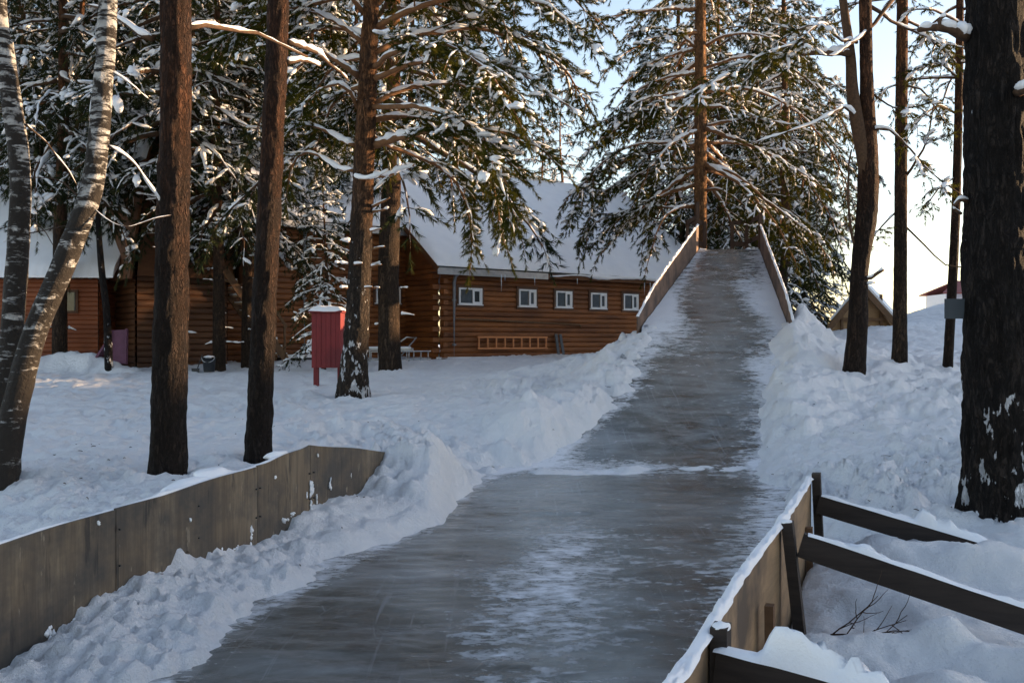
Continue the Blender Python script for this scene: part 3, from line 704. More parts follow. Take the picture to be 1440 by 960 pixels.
# ================================================================== WOODEN SLIDE
S = thing('wooden_slide', 'tall wooden toboggan slide with reddish side boards and railed platform on top', 'slide', (5.9, 24, 1.2))
def side(fx, Y0, Y1, z0, z1, th, name):
    n = 30; Y = np.linspace(Y0, Y1, n); rows = []
    top = ramp(Y) + np.interp(Y, [Y0, Y0 + 1.6, Y1 - .4, Y1], [z0 * 0.55, z0, z1, z1])
    for off, bt in ((0, 1), (0, 0), (th, 0), (th, 1), (0, 1)):
        rows.append(np.stack([fx(Y) + off, Y, ramp(Y) - 0.15 if bt else top], -1))
    mb = MB(); mb.grid(np.stack(rows, 0).transpose(1, 0, 2))
    for i in (0, -1): mb.face([rows[0][i], rows[1][i], rows[2][i], rows[3][i]])
    o = mb.obj(name, M['ply_slide'], S)
    m2 = MB(); snowcap(m2, np.stack([fx(Y) + th / 2, Y, top + 0.002], -1), 0.03, 0.045, 3, ds=.04, nv=7); m2.obj('snow_cap', M['snow_cap'], o, True)
side(fenceL, 19.6, 27.3, 0.48, 0.66, -0.03, 'side_board')
side(fenceR, 19.0, 27.3, 0.48, 0.66, 0.03, 'side_board')
mb = MB(); Y = np.array([20.0, 23.6, 27.3]); rows = []
for s, off in ((0, -.06), (1, -.06), (1, -.2), (0, -.2), (0, -.06)):
    rows.append(np.stack([(fenceR(Y) if s else fenceL(Y)), Y, ramp(Y) + off], -1))
mb.grid(np.stack(rows, 0).transpose(1, 0, 2)); mb.obj('ramp_deck', M['plank'], S)
zt = float(ramp(27.3)); PF = (27.32, 29.0)
mb = MB(); mb.box((5.95, 28.17, zt - 0.08), (1.9, 1.68, 0.1)); pl = mb.obj('platform', M['plank'], S)
for a in [(5.3, 27.9, .18, .2, .10), (6.6, 27.9, .14, .2, .10)]: mb = MB(); lump1(mb, (a[0], a[1], zt - 0.02), (0, 1, 0), (a[3], a[2], a[4]), rng); mb.obj('snow_patch', M['snow_cap'], pl, True)
for (x, y, h) in [(5.10, 27.36, 1.30), (6.82, 27.36, 1.0), (5.10, 28.95, 1.0), (6.82, 28.95, 1.0), (5.60, 28.95, 0.95), (6.40, 28.95, 0.95)]:
    mb = MB(); g = gz(x, y); mb.box((x, y, (zt + h + g - .3) / 2), (0.09, 0.09, zt + h - g + .3)); mb.obj('post', M['rail'], S)
for x in (5.10, 6.82):
    for z in (0.35, 0.9):
        mb = MB(); mb.box((x, 28.15, zt + z), (0.04, 1.5, 0.12)); mb.obj('rail', M['rail'], S)
for (xa, xb) in ((5.145, 5.555), (6.445, 6.775)):
    for z in (0.30, 0.92):
        mb = MB(); mb.box(((xa + xb) / 2, 28.95, zt + z), (xb - xa, 0.04, 0.13)); mb.obj('rail', M['rail'], S)
for (x, y) in [(3.9, 23.8), (6.2, 23.8)]:
    mb = MB(); g = gz(x, y); zz = float(ramp(y)) - 0.2; mb.box((x, y, (zz + g - .3) / 2), (0.12, 0.12, zz - g + .3)); mb.obj('leg', M['rail'], S)

# ================================================================== LOG HOUSE
U = np.array([0.777, 0.63, 0]); U /= np.linalg.norm(U); V = np.array([-U[1], U[0], 0]); O = np.array([-2.26, 31.0, 0])
def H(a, b, z): return O + U * a + V * b + np.array([0, 0, z])
HR = np.stack([U, V, np.array([0, 0, 1])], 1)
HS = thing('log_house', 'long brown log house with snowy roof, white windows and a gabled wing behind the pines', 'house', tuple(O + U * 2 + V * 4 + np.array([0, 0, 1.0])))
def hbox(mb, a0, a1, b0, b1, z0, z1): mb.box(H((a0 + a1) / 2, (b0 + b1) / 2, (z0 + z1) / 2), (abs(a1 - a0), abs(b1 - b0), abs(z1 - z0)), HR)
def logwall(mb, fa, fb, z0, z1, out, dz=0.165, zcut=None):
    """courses of rounded boards between two plan points fa, fb (house a,b), bulging towards 'out' (a,b)"""
    n = int(math.ceil((z1 - z0) / dz)); prof = [(0.0, 0.0), (0.10, 0.030), (0.32, 0.045), (0.68, 0.045), (0.90, 0.030), (1.0, 0.0)]
    rows = []
    for i in range(n):
        for t, d in prof:
            z = min(z0 + (i + t) * dz, z1)
            rows.append([H(fa[0] + out[0] * d, fa[1] + out[1] * d, z), H(fb[0] + out[0] * d, fb[1] + out[1] * d, z)])
    mb.grid(np.array(rows))
zb = 0.85
wins = [(0.65, 1.62, 0.67), (3.55, 4.28, 0.66), (5.05, 5.75, 0.66), (6.6, 7.3, 0.66), (8.2, 8.9, 0.66)]
# window positions solved from the photo
def a_of(px, b=0.0):
    k = (px - 720) / F
    return (k * (O[1] + V[1] * b) - (O[0] + V[0] * b)) / (U[0] - k * U[1])
EZ = 4.0; LEN = 12.2
mb = MB(); logwall(mb, (0, 0), (LEN, 0), zb, EZ - 0.02, (0, -1)); logwall(mb, (0, 9), (0, 0), zb, EZ, (-1, 0)); logwall(mb, (LEN, 0), (LEN, 9), zb, EZ, (1, 0))
RZ = 7.8
for a in (0.0, LEN):
    mb.face([H(a, 0, EZ), H(a, 4.5, RZ - 0.05), H(a, 9, EZ)])
wall = mb.obj('wall', M['log'], HS)
mb = MB()
for i in range(19):
    z = zb + 0.08 + i * 0.165
    if i % 2: hbox(mb, -0.26, 0.0, -0.02, 0.13, z - 0.07, z + 0.07)
    else: hbox(mb, -0.02, 0.13, -0.26, -0.047, z - 0.07, z + 0.07)
mb.obj('log_corner', M['log'], wall)
mb = MB(); hbox(mb, -0.05, LEN + .05, -0.10, -0.05, 0.5, zb + 0.28); mb.obj('base_board', M['log_dark'], HS)
def window(a0, a1, z0, z1, out=(0, -1), b=0.0, mull=0.62):
    w = MB()
    f = 0.055
    hb = lambda x0, x1, d0, d1, y0, y1: (hbox(w, x0, x1, b - d0, b - d1, y0, y1))
    hb(a0, a1, .05, .11, z1 - f, z1); hb(a0, a1, .05, .11, z0, z0 + f); hb(a0, a0 + f, .05, .11, z0 + f, z1 - f); hb(a1 - f, a1, .05, .11, z0 + f, z1 - f)
    am = a0 + (a1 - a0) * mull; hb(am - .035, am + .035, .05, .115, z0 + f, z1 - f)
    s = f + 0.004   # sash of the opening leaf
    hb(am + .035, a1 - f, .06, .102, z1 - f - .045, z1 - f); hb(am + .035, a1 - f, .06, .102, z0 + f, z0 + f + .045); hb(a1 - f - .045, a1 - f, .06, .10, z0 + f + .045, z1 - f - .045)
    fr = w.obj('window', M['white'], HS)
    g = MB(); hbox(g, a0 + f, a1 - f, b - .07, b - .078, z0 + f, z1 - f); g.obj('pane', M['glass'], fr)
    t = MB()
    for (x0, x1, y0, y1) in ((a0 - .09, a1 + .09, z1 + .003, z1 + .09), (a0 - .09, a1 + .09, z0 - .08, z0 - .003), (a0 - .09, a0 - .003, z0, z1), (a1 + .003, a1 + .09, z0, z1)):
        hbox(t, x0, x1, b - .04, b - .075, y0, y1)
    t.obj('trim', M['log_dark'], fr)
    sn = MB(); q = np.linspace(a0 - .05, a1 + .05, 12); sn.tube([H(x, b - .09, z0 - .0) for x in q], 0.018, 6); sn.obj('snow_cap', M['snow_cap'], fr, True)
for (p0, p1, pt, pb) in [(643, 675.5, 405, 428.7), (727.5, 751.5, 407, 431.5), (779.5, 802, 409.5, 433), (828.5, 850.5, 412, 434.5), (874.5, 895, 413.5, 436)]:
    a0, a1 = a_of(p0), a_of(p1); yy = H((a0 + a1) / 2, 0, 0)[1]
    window(a0, a1, CAMZ + (480 - pb) / F * yy, CAMZ + (480 - pt) / F * yy)
# ---- roof of the front wing: corrugated sheet, snow slab above
def slope_grid(a0, a1, b0, z0, b1, z1, na, nb, fn=None):
    a = np.linspace(a0, a1, na); t = np.linspace(0, 1, nb)
    A, Tt = np.meshgrid(a, t)
    b = b0 + (b1 - b0) * Tt; z = z0 + (z1 - z0) * Tt
    if fn is not None:
        z = z + fn(A, Tt)
    return O[None, None] + A[..., None] * U + b[..., None] * V + z[..., None] * np.array([0, 0, 1.0])
OV = 0.55
pitch = (RZ - EZ) / 4.5
def roofpair(name, a0, a1, bf, bm, bb, ze, zr, snow_fn, thick=0.2, mat='sheet'):
    mb = MB(); na = int((a1 - a0) / 0.045)
    cor = lambda A, T: 0.02 * np.sin(A * 2 * math.pi / 0.2)
    mb.grid(slope_grid(a0, a1, bf, ze, bm, zr, na, 6, cor)); mb.grid(slope_grid(a0, a1, bb, ze, bm, zr, na, 4, cor))
    mb.grid(slope_grid(a0, a1, bf, ze - .03, bm, zr - .03, 8, 3)); 
    ro = mb.obj(name, M[mat], HS)
    s = MB(); na = int((a1 - a0) / 0.12); top = slope_grid(a0 - .02, a1 + .02, bf - .03, ze + .03, bm + .05, zr + .03, na, 46, snow_fn)
    bot = slope_grid(a0 - .02, a1 + .02, bf - .03, ze + .02, bm + .05, zr + .02, na, 46)
    s.grid(top); s.grid(np.stack([top[0], bot[0]])); s.grid(np.stack([top[:, 0], bot[:, 0]])); s.grid(np.stack([bot[:, -1], top[:, -1]]))
    s.grid(slope_grid(a0 - .02, a1 + .02, bb, ze + .2, bm - .05, zr + .2, 10, 6))
    s.obj('roof_snow', M['snow_cap'], ro, True)
    return ro
def snow_front(A, T):
    d = 0.20 + 0.03 * fbm(A * 0.6, T * 5, oct=3, seed=3)
    d = d * sstep(-0.01, 0.06, T) * sstep(0, 0.15, A + .45 + 0 * T) + 0.0
    # the right part near the eave has slid off, leaving a ledge along the sheet
    sl = sstep(3.7, 4.3, A + 1.0 * vnoise(A * 0.8, T * 3, seed=6)) * sstep(0.30, 0.22, T + 0.018 * (A - 4) + 0.02 * vnoise(A * 1.2, T * 0, seed=8))
    d = d * (1 - 0.55 * sl)
    # an avalanche scar across the middle of the slope
    sc = gauss(A, T, 4.1, 0.62, 1.0, 0.03); d = d - 0.10 * sc
    d = d + 0.05 * sstep(0.02, -0.02, T - 0.62 - 0.02 * np.sin(A * 2)) * gauss(A, T, 4, .55, 1.6, .12)
    d = d + 0.015 * np.sin(A * 2 * math.pi / 0.2) * sstep(.12, .05, T) * sl
    d = d + 0.02 * np.sin(A * 2 * math.pi / 0.2) * sstep(.97, 1.0, T)
    return np.maximum(d, 0.01)
roof = roofpair('roof', -0.45, LEN + 0.45, -OV, 4.5, 9.5, EZ - OV * pitch + 0.45, RZ + 0.08, snow_front)
mb = MB(); hbox(mb, -0.45, 4.0, -OV - .02, -OV + .02, EZ - OV * pitch + .22, EZ - OV * pitch + 0.42); mb.obj('fascia', M['sheet'], HS)
mb = MB(); hbox(mb, 4.0, LEN + .45, -OV + .02, -OV + .05, EZ - OV * pitch + .26, EZ - OV * pitch + 0.42); mb.obj('fascia', M['soffit'], HS)
mb = MB(); hbox(mb, -0.43, LEN + .43, -OV + .06, 0.02, EZ - OV * pitch + .28, EZ - OV * pitch + 0.31); mb.obj('soffit', M['soffit'], HS)
# rake boards at the left gable end
mb = MB(); mb.beam(H(-0.44, -OV, EZ - OV * pitch + .36), H(-0.44, 4.5, RZ + .0), 0.04, 0.18, up=(0, 0, 1)); mb.obj('rake_board', M['soffit'], HS)
# slumped snow hanging over the eave
mb = MB()
q = np.linspace(4.1, LEN + .4, 110); rr = 0.07 + 0.035 * vnoise(q * 1.1, q * 0, seed=12) + 0.02 * vnoise(q * 4, q * 0, seed=13)
mb.tube([H(x, -OV - .02, EZ - OV * pitch + .42 - 0.10 * sstep(5.5, 4.3, x) + .03 * math.sin(x * 1.7)) for x in q], rr, 8, True, (1.2, .8)); mb.obj('eave_snow', M['snow_cap'], roof, True)
for a, L in ((2.0, .55), (2.15, .2), (3.4, .30), (5.3, .2), (8.6, .45), (8.9, .35), (9.3, .5), (9.6, .3), (9.9, .4), (10.3, .25), (10.6, .4)):
    mb = MB(); mb.tube([H(a, -OV - .03, EZ - OV * pitch + .30), H(a, -OV - .03, EZ - OV * pitch + .30 - L)], [0.018, 0.003], 5); mb.obj('icicle', M['ice_clear'], roof, True)
# gutters' downpipes, cable, hung ladder, boards
def downpipe(px, b, z0, z1):
    a = a_of(px, b); mb = MB()
    mb.tube([H(a, b - .14, z0), H(a, b - .14, z1 - .35), H(a, b - .2, z1 - .15), H(a, b - OV + .05, z1)], 0.055, 8); o = mb.obj('downpipe', M['pipe'], HS, True)
    for z in (z0 + .6, z0 + 2.0): 
        m2 = MB(); m2.tube([H(a, b - .14, z - .03), H(a, b - .14, z + .03)], 0.066, 8); m2.obj('pipe_clamp', M['pipe'], o)
downpipe(635, 0, 1.0, EZ - .12)
mb = MB(); a0, a1 = a_of(636), a_of(812)
q = np.linspace(a0, a1, 14); zz = [CAMZ + (480 - (448 + 8.5 * t)) / F * H(x, 0, 0)[1] for x, t in zip(q, np.linspace(0, 1, 14))]
mb.tube([H(x, -.10, z) for x, z in zip(q, zz)] + [H(a1 + .06, -.10, zz[-1] - .06), H(a1 + .06, -.10, zz[-1] - .16)], 0.03, 6); mb.obj('wall_pipe', M['frame_wood'], HS, True)
mb = MB(); a0, a1 = a_of(618), a_of(780); q = np.linspace(a0 - .2, a1, 30); mb.tube([H(x, -.13, zb + .34) for x in q], 0.028, 6); mb.obj('ledge_snow', M['snow_cap'], HS, True)
L = thing('hung_ladder', 'orange wooden ladder hung level on the log wall under the small windows', 'ladder', tuple(H(3, -.1, 1.9)))
a0, a1 = a_of(668.5), a_of(766); ya = H((a0 + a1) / 2, 0, 0)[1]; z0, z1 = CAMZ + (480 - 489.5) / F * ya, CAMZ + (480 - 474) / F * ya
for z in (z0, z1):
    mb = MB(); hbox(mb, a0, a1, -.10, -.15, z - .03, z + .03); mb.obj('stile', M['orange'], L)
for i in range(9):
    a = a0 + .05 + (a1 - a0 - .1) * i / 8; mb = MB(); hbox(mb, a - .025, a + .025, -.11, -.14, z0 + .03, z1 - .03); mb.obj('rung', M['orange'], L)
for k, (px, lab) in enumerate(((779.5, 'left one of two grey boards leaning on the log wall beside the ladder'), (785.5, 'right one of two grey boards leaning on the log wall beside the ladder'))):
    a = a_of(px); yy = H(a, 0, 0)[1]; mb = MB()
    zt_ = CAMZ + (480 - (469.5 + k * .5)) / F * yy; mb.beam(H(a - .02 + .05 * k, -.30, zt_ - 1.0), H(a - .04, -.13, zt_), 0.11, 0.03, up=V)
    tag(mb.obj('leaning_board', M['slate']), lab, 'board', 'grey boards leaning on the log wall')
# ---- main block set back behind, with its own higher roof
b1 = 1.9; MA = -8.4
EM = 5.4
mb = MB(); logwall(mb, (MA, b1), (-0.05, b1), 0.8, EM, (0, -1)); logwall(mb, (MA, b1 + 9), (MA, b1), 0.8, EM, (-1, 0))
mb.face([H(-.05, b1, EM), H(-.05, b1 + 4.5, EM + 3.8), H(-.05, b1 + 9, EM)]); mb.face([H(MA, b1, EM), H(MA, b1 + 4.5, EM + 3.8), H(MA, b1 + 9, EM)])
mb.obj('rear_wall', M['log'], HS)
def snow_rear(A, T): return 0.22 * sstep(-.01, .05, T) + 0.03 * fbm(A * .6, T * 5, oct=3, seed=9)
r2 = roofpair('rear_roof', MA - .3, 0.35, b1 - OV, b1 + 4.5, b1 + 9.5, EM - .12, EM + 4.0, snow_rear)
mb = MB(); hbox(mb, MA - .3, .35, b1 - OV - .02, b1 - OV + .02, EM - .33, EM - .14); mb.obj('fascia', M['sheet'], HS)
mb = MB(); hbox(mb, MA - .25, .3, b1 - OV + .03, b1, EM - .25, EM - .22); mb.obj('soffit', M['soffit'], HS)
downpipe(425, b1, 1.0, EM - .25)
aw0, aw1 = a_of(527, b1), a_of(561, b1); yw = H((aw0 + aw1) / 2, b1, 0)[1]
window(aw0, aw1, CAMZ + (480 - 427) / F * yw, CAMZ + (480 - 403) / F * yw, b=b1)
mb = MB(); hbox(mb, a_of(388, b1), a_of(430, b1), b1 - .7, b1 - .06, 1.05, 1.22); mb.obj('porch_step', M['plank'], HS)
mb = MB(); hbox(mb, a_of(388, b1) + .02, a_of(430, b1) - .02, b1 - .68, b1 - .08, 1.223, 1.31); mb.obj('step_snow', M['snow_cap'], HS)
# gambrel-roofed bay at the left end
bb = 0.9; ga, gb = -9.25, -6.3; gm = (ga + gb) / 2
mb = MB(); logwall(mb, (ga + .25, bb), (gb - .25, bb), 0.8, 3.55, (0, -1)); logwall(mb, (ga + .25, bb + 4), (ga + .25, bb), 0.8, 3.55, (-1, 0)); logwall(mb, (gb - .25, bb), (gb - .25, bb + 1), 0.8, 3.55, (1, 0))
mb.obj('bay_wall', M['log_dark'], HS)
mb = MB(); mb.face([H(ga + .15, bb - .35, 3.4), H(gb - .15, bb - .35, 3.4), H(gb - .4, bb - .35, 6.6), H(gm, bb - .35, 8.1), H(ga + .4, bb - .35, 6.6)]); mb.face([H(ga + .15, bb - .35, 3.4), H(ga + .15, bb, 3.4), H(gb - .15, bb, 3.4), H(gb - .15, bb - .35, 3.4)]); mb.obj('bay_gable', M['soffit'], HS)
def strip(pts, b0, b1_, th, mat, nm, par):
    mb = MB(); n = len(pts); p = np.array(pts); d = np.gradient(p, axis=0); nn = np.stack([-d[:, 1], d[:, 0]], 1); nn /= np.linalg.norm(nn, axis=1, keepdims=True); q = p + nn * th
    rows = [[H(a, b, z) for a, z in pr] for pr, b in ((p, b0), (q, b0), (q, b1_), (p, b1_), (p, b0))]
    mb.grid(np.array(rows)); return mb.obj(nm, mat, par)
gp = [(ga - .05, 3.3), (ga + .2, 5.2), (ga + .42, 6.6), (gm - .6, 7.5), (gm, 8.1), (gm + .6, 7.5), (gb - .42, 6.6), (gb - .2, 5.2), (gb + .05, 3.3)]
br = strip(gp, bb - .55, bb + 4, 0.07, M['soffit'], 'bay_roof', HS)
strip([(a, z) for a, z in [(ga + .30, 6.4), (ga + .38, 6.68), (gm - .6, 7.57), (gm, 8.19), (gm + .6, 7.57), (gb - .36, 6.66)]], bb - .58, bb + 4, 0.14, M['snow_cap'], 'roof_snow', br)
# outside stairs
ST = thing('outside_stairs', 'steep dark wooden stairs with handrails against the log house', 'stairs', tuple(H(-6, 0.4, 1.0)))
s0, s1 = np.array([-4.9, 0.9, 1.15]), np.array([-7.0, 0.9, 4.0])
for b in (0.55, 1.35):
    mb = MB(); mb.beam(H(s0[0], b, s0[2]), H(s1[0], b, s1[2]), 0.05, 0.2); mb.obj('stringer', M['frame_wood'], ST)
    mb = MB(); mb.beam(H(s0[0], b, s0[2] + .95), H(s1[0], b, s1[2] + .95), 0.05, 0.07); mb.obj('handrail', M['frame_wood'], ST)
    for t in (0.03, 0.5, 0.97):
        c = s0 + (s1 - s0) * t; mb = MB(); mb.beam(H(c[0], b, c[2]), H(c[0], b, c[2] + .95), 0.05, 0.05, up=U); mb.obj('baluster', M['frame_wood'], ST)
for i in range(14):
    c = s0 + (s1 - s0) * (i + .5) / 14; mb = MB(); hbox(mb, c[0] - .13, c[0] + .13, .575, 1.325, c[2] + .06, c[2] + .10); st = mb.obj('tread', M['tan'], ST)
    m2 = MB(); hbox(m2, c[0] - .11, c[0] + .11, .59, 1.31, c[2] + .103, c[2] + .125 + .02 * (i % 3)); m2.obj('snow_cap', M['snow_cap'], st)

# ================================================================== LEFT CABIN
CB = thing('log_cabin', 'small red-brown board cabin with a thick snow roof at the left edge', 'cabin', (-13.5, 27.5, 1.0))
cu = np.array([1, 0.05, 0]); cu /= np.linalg.norm(cu); cv = np.array([-cu[1], cu[0], 0]); CO = np.array([X(138, 26), 26.0, 0])
def Cp(a, b, z): return CO + cu * a + cv * b + np.array([0, 0, z])
CR = np.stack([cu, cv, np.array([0, 0, 1])], 1)
def cbox(mb, a0, a1, b0, b1, z0, z1): mb.box(Cp((a0 + a1) / 2, (b0 + b1) / 2, (z0 + z1) / 2), (a1 - a0, b1 - b0, z1 - z0), CR)
ce = CAMZ + 93 / F * 26
mb = MB()
def cl(fa, fb, out, z0=.7, z1=ce):
    rows = []
    for i in range(int(math.ceil((z1 - z0) / .12))):
        for t, d in ((0, 0), (.15, .02), (.85, .02), (1, 0)):
            z = min(z0 + (i + t) * .12, z1); rows.append([Cp(fa[0] + out[0] * d, fa[1] + out[1] * d, z), Cp(fb[0] + out[0] * d, fb[1] + out[1] * d, z)])
    mb.grid(np.array(rows))
cl((-6, 0), (0, 0), (0, -1)); cl((0, 0), (0, 6), (1, 0)); mb.face([Cp(0, 0, ce), Cp(0, 6, ce), Cp(0, 3, ce + 2.5)])
mb.obj('wall', M['log_red'], CB)
mb = MB(); na = 200
def cgrid(a0, a1, b0, z0, b1, z1, na, nb, fn=None):
    A, T = np.meshgrid(np.linspace(a0, a1, na), np.linspace(0, 1, nb)); z = z0 + (z1 - z0) * T + (fn(A, T) if fn is not None else 0); b = b0 + (b1 - b0) * T
    return CO + A[..., None] * cu + b[..., None] * cv + z[..., None] * np.array([0, 0, 1.0])
cor = lambda A, T: 0.022 * np.sin(A * 2 * math.pi / .22)
mb.grid(cgrid(-6.5, .5, -.4, ce - .1, 3, ce + 2.6, 240, 4, cor)); mb.grid(cgrid(-6.5, .5, 6.4, ce - .1, 3, ce + 2.6, 60, 4))
cr = mb.obj('roof', M['sheet'], CB)
mb = MB(); fn = lambda A, T: 0.17 * sstep(-.01, .05, T) + .03 * fbm(A * .7, T * 4, oct=3, seed=4) + .016 * np.sin(A * 2 * math.pi / .22) * sstep(.1, 0, T)
tp = cgrid(-6.5, .52, -.42, ce - .06, 3, ce + 2.64, 120, 30, fn); bt = cgrid(-6.5, .52, -.42, ce - .09, 3, ce + 2.6, 120, 30)
mb.grid(tp); mb.grid(np.stack([tp[0], bt[0]])); mb.grid(np.stack([tp[:, -1], bt[:, -1]])); mb.grid(cgrid(-6.5, .52, 6.4, ce + .08, 3, ce + 2.78, 10, 4)); mb.obj('roof_snow', M['snow_cap'], cr, True)
wa0, wa1 = (X(92, 26) - CO[0]), (X(108, 26) - CO[0]); z0, z1 = CAMZ + (480 - 437) / F * 26, CAMZ + (480 - 411) / F * 26
mb = MB(); cbox(mb, wa0 - .06, wa1 + .06, -.06, -.022, z1, z1 + .06); cbox(mb, wa0 - .06, wa1 + .06, -.06, -.022, z0 - .06, z0); cbox(mb, wa0 - .06, wa0, -.06, -.022, z0, z1); cbox(mb, wa1, wa1 + .06, -.06, -.022, z0, z1)
wo = mb.obj('window', M['log_dark'], CB); mb = MB(); cbox(mb, wa0, wa1, -.045, -.03, z0, z1); mb.obj('pane', M['glass'], wo)
# ================================================================== SMALL THINGS NEAR THE HOUSES
# red box on posts
x, Y, g = hit(443, 541); Yb = Y
RB = thing('red_notice_box', 'dull red wooden notice box on posts with a cap of snow beside a pine', 'notice box', (x, Y, g))
zt_, zb_ = CAMZ + (480 - 440) / F * Y, CAMZ + (480 - 517) / F * Y
w = 42 / F * Y; ang = R(-6); rot = np.array([[math.cos(ang), -math.sin(ang), 0], [math.sin(ang), math.cos(ang), 0], [0, 0, 1]])
c = np.array([X(440, Y) + w / 2, Y + .05, (zt_ + zb_) / 2])
mb = MB()
for i in range(6):
    mb.box(c + rot @ np.array([-w / 2 + (i + .5) * w / 6, 0, 0.004 * (i % 2)]), (w / 6 - .006, .30 + .01 * (i % 2), zt_ - zb_), rot)
mb.obj('box_body', M['red'], RB)
mb = MB(); mb.box(c + np.array([0, 0, (zt_ - zb_) / 2 + .02]), (w + .08, .42, .03), rot); lid = mb.obj('lid', M['red'], RB)
mb = MB(); nn = 15; A, Bq = np.meshgrid(np.linspace(-1, 1, nn), np.linspace(-1, 1, nn)); hh = .10 * (1 - A ** 6) * (1 - Bq ** 6) + .015 * vnoise(A * 2, Bq * 2, seed=4)
pts = np.stack([A * (w / 2 + .05), Bq * .22, hh + .036], -1) @ rot.T + c + np.array([0, 0, (zt_ - zb_) / 2]); mb.grid(pts); mb.obj('snow_cap', M['snow_cap'], lid, True)
for dx in (-w / 2 + .05, w / 2 - .05):
    mb = MB(); p = c + rot @ np.array([dx, -.0, 0]); mb.box((p[0], p[1], (zb_ + g - .3) / 2), (.09, .09, zb_ - g + .3), rot); mb.obj('post', M['red'], RB)
# metal bed frame / sledge and the ladder-like frame by the corner
x, Y, g = hit(585, 512); SG = thing('metal_lounger_frame', 'bare metal lounger frame with raised back lying by the house corner', 'lounger frame', (x, Y, g))
Yq = Y + .4
def pt(px, py, dy=0): return P(px, py, Yq + dy)
for pl_ in [[(559, 483), (572, 474), (585, 475), (560, 505)], ]:
    for dy in (0, .55):
        mb = MB(); mb.tube([pt(*q, dy) for q in pl_], .022, 6); mb.obj('back_frame', M['metal'], SG, True)
mb = MB(); mb.tube([pt(572, 474, 0), pt(572, 474, .55)], .02, 6); mb.tube([pt(585, 475, 0), pt(585, 475, .55)], .02, 6); mb.obj('cross_bar', M['metal'], SG, True)
mb = MB(); mb.beam(pt(515, 491, .1), pt(580, 491, .1), .55, .06); bd = mb.obj('bed', M['metal'], SG)
mb = MB(); nn = 12; q = np.linspace(0, 1, 14); mb.tube([pt(517 + 60 * t, 489.5, .1) for t in q], .06 + .01 * np.sin(q * 9), 8, True, (4, .7)); mb.obj('snow_cap', M['snow_cap'], bd, True)
for px in (520, 575): 
    for dy in (-.1, .35): mb = MB(); mb.tube([pt(px, 491, dy), pt(px, 508, dy)], .02, 6); mb.obj('leg', M['metal'], SG, True)
LD = thing('aluminium_ladder', 'grey metal ladder lying on its side in front of the house corner', 'ladder', (x, Y, g))
for py in (494.5, 506): mb = MB(); mb.tube([pt(518, py, -.35), pt(606, py - 1, -.1)], .02, 6); mb.obj('stile', M['metal'], LD, True)
for i in range(9): px = 522 + i * 10; mb = MB(); mb.tube([pt(px, 494.5, -.34 + i * .027), pt(px, 506, -.34 + i * .027)], .014, 5); mb.obj('rung', M['metal'], LD, True)
# buckets
def bucket(px, py, h, r, mat, name, label):
    x, Y, g = hit(px, py); t = thing(name, label, 'bucket', (x, Y, g)); mb = MB()
    z = np.array([0, h, h, h - .01, .04]); rr = np.array([r * .8, r, r + .01, r - .02, r * .78]); pts = np.stack([np.full(5, x), np.full(5, Y), g + z], -1)
    a = np.arange(20) * 2 * math.pi / 20; ring = pts[:, None] + rr[:, None, None] * np.stack([np.cos(a), np.sin(a), 0 * a], -1)[None]
    ring = np.concatenate([ring, ring[:, :1]], 1); mb.grid(ring); mb.poly.append(list(range(mb.n - 21, mb.n - 1))); mb.obj('pail', mat, t, True)
    mb = MB(); q = np.linspace(0, math.pi, 10); mb.tube([(x - r * math.cos(k), Y - .06 - r * .5 * math.sin(k), g + h - r * .8 * math.sin(k)) for k in q], .008, 5); mb.obj('handle', M['metal'], t, True)
    mb = MB(); lump1(mb, (x, Y, g + h - .01), (1, 0, 0), (r * .93, r * .93, .05), rng, ICO2, .2); mb.obj('snow_fill', M['snow_cap'], t, True)
    return x, Y, g
bx_, by_, bg_ = bucket(294, 523, .36, .16, M['black'], 'bucket', 'black bucket standing in the snow before the thin trunk near the stairs')
bucket(293, 502, .26, .15, M['blue'], 'bucket', 'blue bucket at the foot of the outside stairs')
mb = MB(); mb.tube([(bx_ - .3, by_ - .1, bg_ - .05), (bx_ - .17, by_ + .02, bg_ + .42)], .014, 5); mb.box((bx_ - .3, by_ - .1, bg_ + .03), (.18, .04, .12)); tag(mb.obj('scraper', M['black']), 'small black scraper leaning on the black bucket', 'scraper')
# purple upright sled box
x, Y, g = hit(165, 500); Y = 24.2; x = X(165, Y); g = gz(x, Y)
SB = thing('purple_sled', 'faded purple plank sled stood upright between the cabin and the log house', 'sled', (x, Y, g))
mb = MB(); zt_ = CAMZ + (480 - 464) / F * Y
mb.beam((x + .02, Y, g - .05), (x - .02, Y + .18, zt_), .36, .05, up=(0, 1, 0)); mb.obj('board', M['purple'], SB)
for s in (-1, 1): mb = MB(); mb.beam((x + .02 + s * .2, Y - .02, g - .05), (x - .02 + s * .2, Y + .14, zt_ + .03), .03, .12, up=(0, 1, 0)); mb.obj('runner', M['purple'], SB)
mb = MB(); mb.beam((x - .55, Y + .2, g + .1), (x - .2, Y + .25, g + .65), .05, .3, up=(0, 1, 0)); mb.obj('tow_board', M['purple'], SB)
